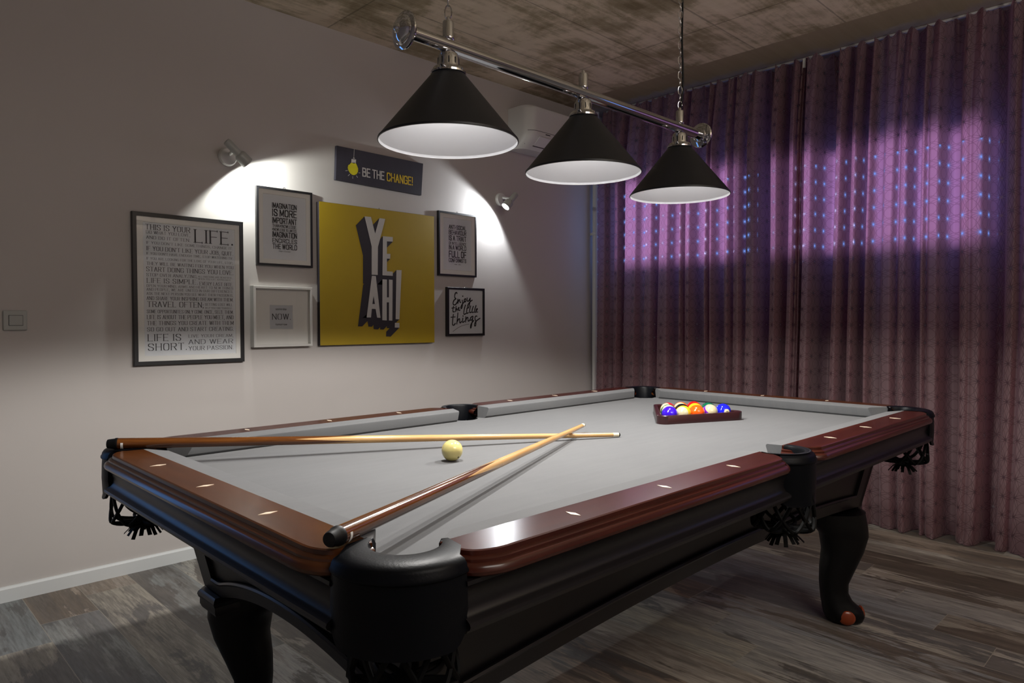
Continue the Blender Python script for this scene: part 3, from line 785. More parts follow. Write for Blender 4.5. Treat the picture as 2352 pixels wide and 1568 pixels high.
# ------------------------------------------------------------------ wall spotlights
def wall_spot(label, base, back, front):
    t = thing('wall_spotlight', label, 'wall light', base, 'wall spotlights above the pictures')
    base, back, front = Vector(base), Vector(back), Vector(front)
    mb = MB(); mb.lathe([(.043, 0), (.044, .004), (.043, .016), (.038, .022), (.0005, .024)], base, (0, -1, 0), 36); mb.build('base', WHITE_PL, t, smooth=40)
    mid = back.lerp(front, .42)
    mb = MB(); mb.tube([base+Vector((.006, -.02, .012)), base.lerp(mid, .6)+Vector((0, -.006, .006)), mid], .0085, 12); mb.build('arm', WHITE_PL, t, smooth=60)
    d = (front-back); L = d.length
    mb = MB(); mb.lathe([(.0005, 0), (.015, .001), (.0185, .006), (.0190, L*.56), (.0250, L*.60), (.0285, L*.66), (.0290, L*.99), (.0275, L), (.0265, L-.002), (.0255, L-.022), (.0005, L-.024)], back, d, 32); mb.build('lamp_head', GREY_PL, t, smooth=35)
    mb = MB(); mb.lathe([(.0180, L-.020), (.0205, L-.010), (.0195, L-.005), (.0130, L-.0015), (.0005, L)], back, d, 24); mb.build('bulb', SPOTBULB, t, smooth=60)
wall_spot('white wall spotlight at upper left, aimed down over the black framed quotes', (-.349, WALL_Y, 1.912), (-.404, 1.838, 1.958), (-.300, 1.840, 1.871))
wall_spot('white wall spotlight at right beside the air conditioner, its bulb showing', (1.470, WALL_Y, 1.928), (1.488, 1.828, 1.952), (1.406, 1.846, 1.860))

# ------------------------------------------------------------------ lettering
G = {
'A': (4, [('L', [(0,0),(2,6),(4,0)]), ('L', [(.7,2),(3.3,2)])]),
'B': (4, [('L', [(0,0),(0,6)]), ('C', [(0,6),(2.6,6),(3.7,5.6),(3.7,3.6),(2.6,3.2),(0,3.2)]), ('C', [(0,3.2),(2.9,3.2),(4,2.7),(4,.5),(2.9,0),(0,0)])]),
'C': (4, [('C', [(4,4.3),(4,5.2),(3.2,6),(.8,6),(0,5.2),(0,.8),(.8,0),(3.2,0),(4,.8),(4,1.7)])]),
'D': (4, [('L', [(0,0),(0,6)]), ('C', [(0,6),(2.6,6),(4,5.2),(4,.8),(2.6,0),(0,0)])]),
'E': (3.5, [('L', [(0,0),(0,6)]), ('L', [(0,6),(3.5,6)]), ('L', [(0,3.1),(3,3.1)]), ('L', [(0,0),(3.5,0)])]),
'F': (3.4, [('L', [(0,0),(0,6)]), ('L', [(0,6),(3.4,6)]), ('L', [(0,3.1),(2.9,3.1)])]),
'G': (4, [('C', [(4,4.4),(4,5.2),(3.2,6),(.8,6),(0,5.2),(0,.8),(.8,0),(3.2,0),(4,.8),(4,1.6)]), ('L', [(4,.3),(4,2.8),(2.3,2.8)])]),
'H': (4, [('L', [(0,0),(0,6)]), ('L', [(4,0),(4,6)]), ('L', [(0,3),(4,3)])]),
'I': (.2, [('L', [(.1,0),(.1,6)])]),
'J': (3, [('C', [(3,6),(3,1),(2.3,0),(.7,0),(0,.9),(0,1.8)])]),
'K': (4, [('L', [(0,0),(0,6)]), ('L', [(4,6),(0,2.4)]), ('L', [(1.4,3.6),(4,0)])]),
'L': (3.3, [('L', [(0,0),(0,6)]), ('L', [(0,0),(3.3,0)])]),
'M': (4.8, [('L', [(0,0),(0,6)]), ('L', [(0,6),(2.4,.8),(4.8,6)]), ('L', [(4.8,6),(4.8,0)])]),
'N': (4, [('L', [(0,0),(0,6)]), ('L', [(0,6),(4,0)]), ('L', [(4,0),(4,6)])]),
'O': (4, [('O', [(.8,0),(3.2,0),(4,.8),(4,5.2),(3.2,6),(.8,6),(0,5.2),(0,.8)])]),
'P': (4, [('L', [(0,0),(0,6)]), ('C', [(0,6),(3,6),(4,5.5),(4,3.3),(3,2.8),(0,2.8)])]),
'Q': (4, [('O', [(.8,0),(3.2,0),(4,.8),(4,5.2),(3.2,6),(.8,6),(0,5.2),(0,.8)]), ('L', [(2.3,1.3),(4.2,-.7)])]),
'R': (4, [('L', [(0,0),(0,6)]), ('C', [(0,6),(3,6),(4,5.5),(4,3.5),(3,3),(0,3)]), ('L', [(2.2,3),(4,0)])]),
'S': (4, [('C', [(3.9,4.4),(3.9,5.2),(3.1,6),(.9,6),(.1,5.2),(.1,4.1),(.9,3.4),(3.1,2.6),(3.9,1.9),(3.9,.8),(3.1,0),(.9,0),(.1,.8),(.1,1.6)])]),
'T': (4, [('L', [(2,0),(2,6)]), ('L', [(0,6),(4,6)])]),
'U': (4, [('C', [(0,6),(0,.9),(.9,0),(3.1,0),(4,.9),(4,6)])]),
'V': (4, [('L', [(0,6),(2,0),(4,6)])]),
'W': (5.8, [('L', [(0,6),(1.45,0),(2.9,6),(4.35,0),(5.8,6)])]),
'X': (4, [('L', [(0,0),(4,6)]), ('L', [(0,6),(4,0)])]),
'Y': (4, [('L', [(0,6),(2,2.8),(4,6)]), ('L', [(2,2.8),(2,0)])]),
'Z': (4, [('L', [(.2,6),(3.8,6)]), ('L', [(3.8,6),(.2,0)]), ('L', [(.2,0),(3.8,0)])]),
'.': (.4, [('D', [(.2,.1),(.2,.25)])]), ',': (.5, [('D', [(.3,.2),(.1,-.9)])]), ';': (.5, [('D', [(.3,.2),(.1,-.9)]), ('D', [(.3,3.0),(.3,3.2)])]),
"'": (.4, [('D', [(.2,6),(.2,4.6)])]), '!': (.4, [('D', [(.2,6),(.2,1.9)]), ('D', [(.2,0),(.2,.3)])]), '-': (1.6, [('D', [(0,2.7),(1.6,2.7)])]), ' ': (1.6, []),
'y': (2.6, [('L', [(0,4),(1.3,.4)]), ('L', [(2.6,4),(1.0,-1.6)])]), 'e': (2.6, [('C', [(0,2.2),(2.6,2.2),(2.6,3.4),(1.9,4),(.7,4),(0,3.3),(0,.8),(.7,0),(2,0),(2.6,.6)])]),
's': (2.4, [('C', [(2.3,3.3),(1.9,4),(.5,4),(.1,3.2),(.5,2.2),(1.9,1.8),(2.3,1),(1.9,0),(.5,0),(.1,.7)])]), 't': (1.8, [('C', [(.8,5.4),(.8,.6),(1.2,0),(1.8,.1)]), ('L', [(0,4),(1.8,4)])]),
'r': (1.8, [('L', [(0,0),(0,4)]), ('C', [(0,2.8),(.6,4),(1.8,4)])]), 'd': (2.6, [('L', [(2.6,0),(2.6,6)]), ('O', [(.7,0),(1.9,0),(2.6,.8),(2.6,3.2),(1.9,4),(.7,4),(0,3.2),(0,.8)])]),
'a': (2.6, [('L', [(2.6,0),(2.6,4)]), ('O', [(.7,0),(1.9,0),(2.6,.8),(2.6,3.2),(1.9,4),(.7,4),(0,3.2),(0,.8)])]), 'o': (2.6, [('O', [(.7,0),(1.9,0),(2.6,.8),(2.6,3.2),(1.9,4),(.7,4),(0,3.2),(0,.8)])]),
'm': (4.0, [('L', [(0,0),(0,4)]), ('C', [(0,3.2),(.7,4),(1.6,4),(2,3.3),(2,0)]), ('C', [(2,3.2),(2.7,4),(3.6,4),(4,3.3),(4,0)])]), 'w': (4.0, [('L', [(0,4),(1,0),(2,4),(3,0),(4,4)])]),
'l': (.2, [('L', [(.1,0),(.1,6)])]), 'b': (2.6, [('L', [(0,0),(0,6)]), ('O', [(.7,0),(1.9,0),(2.6,.8),(2.6,3.2),(1.9,4),(.7,4),(0,3.2),(0,.8)])]),
'i': (.2, [('L', [(.1,0),(.1,4)]), ('D', [(.1,5.2),(.1,5.6)])]), 'n': (2.4, [('L', [(0,0),(0,4)]), ('C', [(0,3),(.7,4),(1.8,4),(2.4,3.3),(2.4,0)])]),
}
def hull(P):
    P = sorted(set((round(x, 7), round(y, 7)) for x, y in P))
    if len(P) < 3: return P
    def half(Q):
        h = []
        for p in Q:
            while len(h) >= 2 and (h[-1][0]-h[-2][0])*(p[1]-h[-2][1])-(h[-1][1]-h[-2][1])*(p[0]-h[-2][0]) <= 0: h.pop()
            h.append(p)
        return h
    a, b = half(P), half(P[::-1]); return a[:-1]+b[:-1]
def wpoly(mb, P, y):
    if len(P) < 3: return
    y -= (len(mb.f) % 12)*2.5e-5      # overlapping strokes of one print never share a plane
    mb.add([(x, y, z) for x, z in P], [tuple(range(len(P)))])
def stroke(mb, P, nx, nz, y, skew=0):
    P = [(p[0], p[1]) for p in P]
    for a, b in zip(P[:-1], P[1:]):
        wpoly(mb, hull([(q[0]+i*nx, q[1]+j*nz) for q in (a, b) for i in (-1, 1) for j in (-1, 1)]), y)
def text(mb, s, x0, x1, z0, z1, y, font='sans', tilt=0.0):
    # cap-height lettering filling the box x0..x1, z0..z1 on the plane Y=y
    h = z1-z0
    if font == 'sans': nx, nz, gap, sp = .062*h, .062*h, 1.75, 1.2
    elif font == 'serif': nx, nz, gap, sp = .058*h, .022*h, 1.9, 2.0
    else: nx, nz, gap, sp = .05*h, .05*h, 1.4, 1.4
    units = sum(G[ch][0]+gap if ch != ' ' else sp+gap*.4 for ch in s)-gap
    sx = (x1-x0-2*nx)/units; sz = (h-2*nz)/6; cur = 0
    for ch in s:
        if ch == ' ': cur += sp+gap*.4; continue
        w, st = G[ch]
        ends = {}
        for k, pts in st:
            P = [Vector((x0+nx+(cur+px)*sx, z0+nz+pz*sz+tilt*(cur+px)*sx)) for px, pz in pts]
            if k in 'CO':
                if k == 'O': P = chaikin(P, 2 if font == 'serif' else 1, True); P.append(P[0])
                else: P = chaikin(P, 2 if font == 'serif' else 1)
            if k == 'D': stroke(mb, P, nx*1.0, max(nz, nx*.8), y)
            elif font == 'serif' and k == 'L' and len(P) == 2 and (P[1].x-P[0].x)*(P[1].y-P[0].y) > 0: stroke(mb, P, nx*.45, nz, y)
            else: stroke(mb, P, nx, nz, y)
            if font == 'serif' and k in 'LC':
                for e, o2 in ((P[0], P[1]), (P[-1], P[-2])):
                    if abs(e.y-(z0+nz)) < .02*h or abs(e.y-(z0+h-nz)) < .02*h or abs(e.y-(z0+h-nz)) < .02*h+abs(tilt*(e.x-x0)):
                        if abs(e.y-o2.y) > abs(e.x-o2.x)*.5: stroke(mb, [(e.x-.10*h*min(1, sx/sz*1.2), e.y), (e.x+.10*h*min(1, sx/sz*1.2), e.y)], nx*.4, nz*.9, y)
                        elif k == 'L': stroke(mb, [(e.x, e.y-.07*h), (e.x, e.y+.07*h)], nx*.3, nz, y)
        cur += w+gap

def wx(px, py): 
    p = hitp(px, py, 1, WALL_Y-.012); return p.x, p.z
def rect_px(pts):
    q = [wx(*p) for p in pts]
    return (q[0][0]+q[3][0])/2, (q[1][0]+q[2][0])/2, (q[2][1]+q[3][1])/2, (q[0][1]+q[1][1])/2

# ------------------------------------------------------------------ framed prints
def framed(name, label, box, fwid, depth, fmat, matbox, paper, hook=True, deep=0.0, group='framed prints on the white wall'):
    x0, x1, z0, z1 = box; yb = WALL_Y; yf = WALL_Y-depth
    t = thing(name, label, 'framed print', ((x0+x1)/2, WALL_Y, (z0+z1)/2), group)
    mb = MB(); m = fwid
    outer = [(x0, z0), (x1, z0), (x1, z1), (x0, z1)]; inner = [(x0+m, z0+m), (x1-m, z0+m), (x1-m, z1-m), (x0+m, z1-m)]
    b2 = .0015; outf = [(x0+b2, z0+b2), (x1-b2, z0+b2), (x1-b2, z1-b2), (x0+b2, z1-b2)]
    mb.loft([[(x, yb-.001, z) for x, z in outer], [(x, yf+b2, z) for x, z in outer], [(x, yf, z) for x, z in outf], [(x, yf, z) for x, z in inner], [(x, yb-.003, z) for x, z in inner]], True, False)
    mb.build('frame', fmat, t, smooth=0)
    ym = yf+.006+deep
    X0, X1, Z0, Z1 = matbox
    if matbox != (x0+m, x1-m, z0+m, z1-m):
        mb = MB(); a = [(x0+m, z0+m), (x1-m, z0+m), (x1-m, z1-m), (x0+m, z1-m)]; b = [(X0, Z0), (X1, Z0), (X1, Z1), (X0, Z1)]; q = .0022
        b2 = [(X0+q, Z0+q), (X1-q, Z0+q), (X1-q, Z1-q), (X0+q, Z1-q)]
        mb.loft([[(x, ym, z) for x, z in a], [(x, ym, z) for x, z in b], [(x, ym+.003, z) for x, z in b2]], True, False)
        mb.build('mat_board', MATB, t, smooth=0)
    mb = MB(); mb.box(X0-.001, X1+.001, ym+.0028, ym+.0040, Z0-.001, Z1+.001); pr = mb.build('print_sheet', paper, t, smooth=0)
    mb = MB(); mb.add([(x0+m, yf+.003, z0+m), (x1-m, yf+.003, z0+m), (x1-m, yf+.003, z1-m), (x0+m, yf+.003, z1-m)], [(0, 1, 2, 3)]); mb.build('glass', GLASS, t, smooth=0, recalc=False)
    if hook:
        xc = (x0+x1)/2; mb = MB()
        mb.tube([(xc-.006, yb-.008, z1-.001), (xc-.004, yb-.008, z1+.007), (xc+.004, yb-.008, z1+.007), (xc+.006, yb-.008, z1-.001)], .0016, 6); mb.build('hanging_hook', CHROME, t, smooth=0)
    return t, pr, ym+.0024

def W(px, py): return wx(px, py)
# 1. the large text poster
B1 = rect_px([(305,482),(560,513),(557,832),(303,838)])
MB1 = rect_px([(329,508),(541.5,529),(540,813),(329,817)])
t, pr, yy = framed('picture_frame', 'large black framed poster of grey serif text about life, leftmost on the wall', B1, .018, .022, BLK_FRAME, MB1, PAPER, hook=False)
L1 = W(335.5, 650)[0]; R1 = W(537, 650)[0]
def zpx(py, px=337): return W(px, py)[1]
def xpx(px, py=650): return W(px, py)[0]
mb = MB()
rows = [("THIS IS YOUR", 335.5, 438, 514.0, 526.5), ("DO WHAT YOU LOVE,", 337, 438, 528.8, 536), ("AND DO IT OFTEN.", 337, 438, 540.8, 548), ("IF YOU DON'T LIKE SOMETHINGS, CHANGE IT.", 337, 535, 553.5, 559.5),
 ("IF YOU DON'T LIKE YOUR JOB, QUIT.", 337, 536, 564.8, 574.5), ("IF YOU DON'T HAVE ENOUGH TIME, STOP WATCHING TV.", 337, 535, 578.5, 584), ("IF YOU ARE LOOKING FOR THE LOVE OF YOUR LIFE, STOP;", 337, 535, 590, 595.5),
 ("THEY WILL BE WAITING FOR YOU WHEN YOU", 337, 536, 600.5, 608), ("START DOING THINGS YOU LOVE.", 336, 536, 611.8, 622.5), ("STOP OVER ANALYZING,", 336, 453, 626.8, 634), ("LIFE IS SIMPLE.", 337, 454, 637.9, 649),
 ("OPEN YOUR MIND, ARMS AND HEART TO NEW THINGS", 336, 535, 652.8, 658.5), ("AND PEOPLE, WE ARE UNITED IN OUR DIFFERENCES.", 336, 535, 661, 667), ("ASK THE NEXT PERSON YOU SEE WHAT THEIR PASSION IS,", 336, 535, 670.6, 676.5),
 ("AND SHARE YOUR INSPIRING DREAM WITH THEM.", 336, 535, 680.2, 688.4), ("TRAVEL OFTEN;", 337, 467, 691.7, 704.6), ("SOME OPPORTUNITES ONLY COME ONCE, SEIZE THEM.", 336, 535, 710.8, 719),
 ("LIFE IS ABOUT THE PEOPLE YOU MEET, AND", 336, 535, 723, 732.5), ("THE THINGS YOU CREATE WITH THEM", 336, 535, 737, 746.5), ("SO GO OUT AND START CREATING.", 336, 535, 751.6, 761),
 ("LIFE IS", 337, 414, 767.5, 783.5), ("SHORT.", 337, 427, 789, 805.5)]
for s, xa, xb, ya, yb in rows:
    text(mb, s, xpx(xa), xpx(xb), zpx(yb), zpx(ya), yy, 'serif')
def zz(px, py): return W(px, py)[1]
for s, xa, xb, ya, yb in [("LIFE.", 447.5, 536.5, 526.3, 557), ("ALL EMOTIONS ARE BEAUTIFUL,", 455, 534, 633.0, 636.8), ("WHEN YOU EAT, APPRECIATE", 455, 530, 638.6, 642.2), ("EVERY LAST BITE.", 458, 535, 647, 654.8),
                          ("GETTING LOST WILL", 470, 533, 696, 701.5), ("HELP YOU FIND YOURSELF.", 470, 533, 705, 709), ("LIVE YOUR DREAM,", 431, 534, 768, 775), ("AND WEAR", 431, 533, 779.7, 790.3), ("YOUR PASSION.", 431, 534, 795, 804.5)]:
    text(mb, s, xpx(xa), xpx(xb), zz(xa, yb), zz(xa, ya), yy, 'serif')
stroke(mb, [(xpx(439), zz(441, 519.3)), (xpx(540.5), zz(441, 519.3))], .0003, .0007, yy)
mb.build('lettering', INK_G, pr, smooth=0, recalc=False)
# 2. imagination quote
B2 = rect_px([(590,426),(718,443),(715.5,616),(587,607)]); M2 = rect_px([(604,443),(704,456),(702.5,601),(603.5,593)])
t, pr, yy = framed('picture_frame', 'black framed quote about imagination, above the small white frame', B2, .011, .020, BLK_FRAME, M2, PAPER)
mb = MB()
for s, ya, yb in [("IMAGINATION", 464.5, 477), ("IS MORE", 478.8, 495.6), ("IMPORTANT", 498.3, 512), ("THAN KNOWLEDGE.", 513.6, 521), ("KNOWLEDGE IS LIMITED.", 522.8, 529.3), ("IMAGINATION", 530.7, 544), ("ENCIRCLES", 546.2, 556.6), ("THE WORLD", 558.6, 571)]:
    text(mb, s, xpx(626.8), xpx(683.2), zz(627, yb), zz(627, ya), yy, 'sans')
text(mb, "Albert Einstein".replace('A', 'A'), xpx(641), xpx(668), zz(641, 578), zz(641, 574.6), yy, 'thin')
mb.build('lettering', INK, pr, smooth=0, recalc=False)
# 3. NOW
B3 = rect_px([(577,656),(713,661),(711,793.5),(577.5,798)]); M3 = rect_px([(619.6,700),(673.3,700.6),(673.3,755.8),(619.6,756)])
t, pr, yy = framed('picture_frame', 'white deep square frame with a tiny NOW print, below the imagination quote', B3, .012, .040, WHT_FRAME, M3, PAPER_D, hook=False, deep=.022, group=None)
k = (CAM.y-yy)/(CAM.y-(WALL_Y-.012))
mb = MB(); cx3 = (M3[0]+M3[1])/2; w3 = (M3[1]-M3[0]); z3 = (M3[2]+M3[3])/2; h3 = M3[3]-M3[2]
text(mb, "NOW.", cx3-w3*.39, cx3+w3*.41, z3-h3*.10, z3+h3*.14, yy, 'serif')
text(mb, "yesterday", cx3-w3*.24, cx3+w3*.22, z3+h3*.29, z3+h3*.38, yy, 'thin'); text(mb, "tomorrow", cx3-w3*.25, cx3+w3*.24, z3-h3*.34, z3-h3*.25, yy, 'thin')
stroke(mb, [(cx3-w3*.25, z3+h3*.325), (cx3+w3*.24, z3+h3*.325)], .0002, .0005, yy); stroke(mb, [(cx3-w3*.26, z3-h3*.305), (cx3+w3*.25, z3-h3*.305)], .0002, .0005, yy)
mb.build('lettering', INK, pr, smooth=0, recalc=False)
# 4. yellow canvas
kk = 0.030
def wc(px, py, d): p = hitp(px, py, 1, WALL_Y-d); return p.x, p.z
q = [wc(*p, kk) for p in ((735,460.5),(999,498),(996.5,788),(733,792))]
x0, x1, z0, z1 = (q[0][0]+q[3][0])/2, (q[1][0]+q[2][0])/2, (q[2][1]+q[3][1])/2, (q[0][1]+q[1][1])/2
cv = thing('canvas_picture', 'large yellow canvas with grey YEAH! letters in the middle of the wall', 'canvas picture', ((x0+x1)/2, WALL_Y, (z0+z1)/2))
mb = MB(); mb.box(x0, x1, WALL_Y-kk+.0006, WALL_Y-.004, z0, z1); mb.build('stretcher', SHADOWINK, cv, smooth=0, bevel=.0015)
mb = MB(); mb.box(x0+.0012, x1-.0012, WALL_Y-kk-.0002, WALL_Y-kk+.0006, z0+.0012, z1-.0012); face = mb.build('canvas_face', YELLOW, cv, smooth=0)
def C4(px, py): return wc(800+px/5.057, 480+py/5.057, kk)
LET = [[(187,85),(262,92),(310,285),(360,105),(428,115),(343,440),(340,765),(270,762),(270,435)],
 [(400,315),(515,325),(515,378),(447,375),(447,520),(487,520),(485,578),(447,575),(447,722),(515,728),(515,776),(395,768)],
 [(272,775),(295,776),(292,1010),(278,1102),(272,1158),(262,1258),(212,1258)], [(295,776),(318,778),(372,1262),(333,1260),(316,1160),(307,1102),(292,1010)], [(278,1102),(307,1102),(316,1160),(272,1158)],
 [(395,815),(447,818),(447,1025),(470,1025),(470,818),(513,822),(510,1295),(470,1293),(470,1083),(445,1083),(445,1293),(393,1290)],
 [(557,708),(618,710),(592,1280),(548,1278)], [(540,1320),(592,1322),(592,1377),(538,1375)]]
sh, lt = MB(), MB()
for P in LET:
    for a, b in zip(P, P[1:]+P[:1]):
        wpoly(sh, hull([C4(*a), C4(*b), C4(a[0]-101, a[1]+104), C4(b[0]-101, b[1]+104)]), WALL_Y-kk-.0008)
    wpoly(sh, [C4(*p) for p in P], WALL_Y-kk-.0008)
    wpoly(lt, [C4(*p) for p in P], WALL_Y-kk-.0014)
tag(sh.build('letter_shadow', SHADOWINK, face, smooth=0, recalc=False), 'black printed drop shadow of the letters'); tag(lt.build('lettering', LETTERGREY, face, smooth=0, recalc=False), 'grey YEAH! letters')
mb = MB(); xc = hitp(870, 478, 1, WALL_Y-.01).x; mb.tube([(xc-.004, WALL_Y-.012, z1-.001), (xc, WALL_Y-.012, z1+.008), (xc+.004, WALL_Y-.012, z1-.001)], .0016, 6); mb.build('hanging_hook', CHROME, cv, smooth=0)
# 5. be the change sign
kk5 = .022
q = [wc(*p, kk5) for p in ((773.5,334),(972,375.5),(968,448.5),(771,412.5))]
sg = thing('wall_sign', 'narrow dark slate sign reading BE THE CHANGE! with a yellow light bulb', 'wall sign', ((q[0][0]+q[1][0])/2, WALL_Y, (q[0][1]+q[3][1])/2))
mb = MB(); mb.loft([[(x, WALL_Y-.003, z) for x, z in q], [(x, WALL_Y-kk5, z) for x, z in q]]); pl = mb.build('sign_board', SIGNDK, sg, smooth=0, bevel=.001)
ys = WALL_Y-kk5-.0005
def C5(px, py): return wc(760+px/10.69, 325+py/10.69, kk5)
def stext(mb, s, xa, ya, xb, yb_, ybot):
    a = C5(xa, ya); b = C5(xb, yb_); c = C5(xa, ybot)
    text(mb, s, a[0], b[0], c[1], a[1], ys, 'sans', (b[1]-a[1])/(b[0]-a[0]))
mw, my = MB(), MB()
stext(mw, "BE THE", 770, 634, 1312, 738, 856); stext(my, "CHANGE!", 1368, 752, 2012, 872, 968)
mc = MB()
stroke(mc, [C5(572, 160), C5(562, 405)], .0012, .0008, ys)
wpoly(mc, [C5(*p) for p in ((538, 415), (545, 398), (580, 400), (590, 420))], ys); wpoly(mc, [C5(*p) for p in ((505, 428), (618, 442), (610, 545), (590, 520), (500, 515))], ys)
for a, b in (((360, 718), (412, 710)), ((422, 840), (458, 806)), ((536, 908), (536, 855)), ((655, 882), (625, 838)), ((718, 772), (678, 764))): mr = MB(); stroke(mr, [C5(*a), C5(*b)], .0011, .0011, ys); mr.build('printed_ray', SIGNWHT, pl, smooth=0, recalc=False)
yb5 = MB(); wpoly(yb5, [C5(*p) for p in ((500, 515), (560, 540), (610, 530), (640, 590), (668, 660), (665, 735), (630, 800), (570, 825), (520, 815), (465, 770), (425, 700), (412, 640), (425, 580), (460, 560))], ys)
tag(mw.build('lettering', SIGNWHT, pl, smooth=0, recalc=False), 'white BE THE letters'); mc.build('printed_cord', SIGNWHT, pl, smooth=0, recalc=False); tag(my.build('lettering', SIGNYEL, pl, smooth=0, recalc=False), 'yellow CHANGE! letters')
tag(yb5.build('printed_bulb', BULBYEL, pl, smooth=0, recalc=False), 'yellow paper bulb')
# 6. anti-social quote
B6 = rect_px([(1006.5,484),(1094,494.5),(1092.5,637),(1005.5,632)]); M6 = rect_px([(1018.5,498.5),(1083.5,506.5),(1083,622.5),(1018,619.5)])
t, pr, yy = framed('picture_frame', 'black framed quote about anti-social behaviour, right of the yellow canvas', B6, .011, .020, BLK_FRAME, M6, PAPER)
mb = MB()
for s, ya, yb in [("ANTI-SOCIAL", 515.2, 525.3), ("BEHAVIOUR", 527, 537.7), ("IS A TRAIT", 539.5, 551.8), ("OF INTELLIGENCE", 554.2, 560.8), ("IN A WORLD", 561.9, 572.7), ("FULL OF", 574.9, 590.6), ("CONFORMISTS", 592.2, 601.2)]:
    text(mb, s, xpx(1031, 560), xpx(1071, 560), zz(1031, yb), zz(1031, ya), yy, 'sans')
stroke(mb, [(xpx(1044, 606), zz(1044, 607)), (xpx(1050, 606), zz(1044, 607))], .0003, .0012, yy); stroke(mb, [(xpx(1053, 606), zz(1044, 607)), (xpx(1058, 606), zz(1044, 607))], .0003, .0012, yy)
mb.build('lettering', INK, pr, smooth=0, recalc=False)
# 7. enjoy the little things
B7 = rect_px([(1026,658.5),(1112,663),(1111,771),(1025,771)]); m7 = .014
t, pr, yy = framed('picture_frame', 'small black framed brush script reading Enjoy the little things, lowest at right', B7, m7, .022, BLK_FRAME, (B7[0]+m7, B7[1]-m7, B7[2]+m7, B7[3]-m7), PAPER)
S7 = [[(378,290),(372,258),(345,255),(318,310),(308,370),(325,420),(355,432),(300,462),(268,530),(270,590),(315,612),(360,570),(385,520)],
 [(400,445),(395,510),(402,565)], [(402,540),(430,465),(455,450),(455,520),(480,540)], [(522,470),(535,560),(520,670),(495,715),(478,680),(510,600),(590,500)],
 [(605,430),(572,470),(575,520),(600,530),(632,480),(615,430)], [(660,410),(655,480),(675,512),(715,480),(745,415)], [(745,415),(735,540),(700,690),(665,690),(668,620),(740,510),(800,472)],
 [(280,640),(262,740),(268,805),(305,790)], [(235,692),(310,680)], [(352,640),(335,790)], [(338,745),(372,690),(378,770)], [(400,730),(440,690),(425,665),(408,720),(425,762),(462,742)],
 [(612,605),(570,740),(560,850),(580,872),(625,840)], [(652,720),(638,810),(650,850),(690,815)], [(755,630),(722,760),(730,832),(770,800)], [(830,640),(790,760),(795,825),(840,800)], [(905,620),(860,760),(865,815),(900,800)], [(905,770),(948,720),(935,695),(902,750),(905,805),(952,798)],
 [(276,865),(255,1050),(250,1150),(285,1178),(330,1115)], [(210,945),(325,935)], [(402,825),(385,1000),(372,1132)], [(380,1070),(425,985),(455,985),(448,1090),(470,1110),(500,1060)], [(540,970),(522,1070),(545,1095),(585,1050)],
 [(622,930),(612,1078)], [(615,1040),(655,945),(682,945),(680,1040),(700,1060),(730,1020)], [(812,915),(762,945),(735,1010),(765,1040),(805,990),(822,925)], [(820,925),(795,1090),(765,1250),(745,1235),(760,1140),(840,1030)],
 [(930,920),(905,900),(872,950),(880,1010),(905,1080),(895,1180),(868,1195),(858,1150),(900,1050),(1015,972)]]
mb = MB()
def C7(p): return W(1018+p[0]/12.06, 650+p[1]/12.06)
for P in S7: stroke(mb, [C7((p.x, p.y)) for p in chaikin(P, 2)], .0033, .0026, yy)
for p in ((536, 362), (545, 910), (655, 705)): wpoly(mb, [C7((p[0]+18*math.cos(a*PI/4), p[1]+20*math.sin(a*PI/4))) for a in range(8)], yy)
stroke(mb, [C7((p.x, p.y)) for p in chaikin([(265,1340),(380,1250),(500,1185),(620,1150),(710,1135)], 2)], .0009, .0009, yy)
mb.build('lettering', INK, pr, smooth=0, recalc=False)

# ------------------------------------------------------------------ light switch
x0, x1, z0, z1 = rect_px([(7,711),(63,714),(63,759),(7,758)])
sw = thing('light_switch', 'white rocker light switch plate at the far left edge of the wall', 'light switch', ((x0+x1)/2, WALL_Y, (z0+z1)/2))
mb = MB(); mb.box(x0, x1, WALL_Y-.010, WALL_Y-.0005, z0, z1); mb.build('switch_plate', GREY_PL, sw, smooth=30, bevel=.004, segs=3)
cx, cz = (x0+x1)/2+.002, (z0+z1)/2; mb = MB(); mb.box(cx-.024, cx+.024, WALL_Y-.0105, WALL_Y-.002, cz-.021, cz+.021); mb.build('rocker_gap', INK_G, sw, smooth=0)
mb = MB(); mb.loft([[(cx-.0225, y, cz-.0195), (cx+.0225, y, cz-.0195), (cx+.0225, y2, cz+.0195), (cx-.0225, y2, cz+.0195)] for y, y2 in ((WALL_Y-.003, WALL_Y-.003), (WALL_Y-.0125, WALL_Y-.0145))]); mb.build('rocker', GREY_PL, sw, smooth=0, bevel=.001)

# ------------------------------------------------------------------ air conditioner
ac = thing('air_conditioner', 'white wall air conditioner under the ceiling, half behind the middle lamp shade', 'air conditioner', (1.93, WALL_Y, 2.27))
AX0, AX1, AZ0, AZ1 = 1.545, 2.325, 2.265, 2.540
def ac_out(z):
    # plan outline at height z: rounded vertical front corners, lower front swept back to the wall
    t = (z-AZ0)/(AZ1-AZ0)
    dep = .205 if t > .34 else .205-.085*(1-t/.34)**1.6
    if t > .93: dep -= .018*((t-.93)/.07)**2
    rr = .075; P = [(AX0, WALL_Y-.001)]
    for i in range(9):
        a = PI+PI/2*i/8; P.append((AX0+rr+rr*math.cos(a), WALL_Y-dep+rr+rr*math.sin(a)))
    for i in range(9):
        a = 1.5*PI+PI/2*i/8; P.append((AX1-rr+rr*math.cos(a), WALL_Y-dep+rr+rr*math.sin(a)))
    P.append((AX1, WALL_Y-.001)); return [(x, y, z) for x, y in P]
mb = MB(); mb.loft([ac_out(AZ0+(AZ1-AZ0)*k/24) for k in range(25)]); body = mb.build('housing', WHITE_PL, ac, smooth=35)
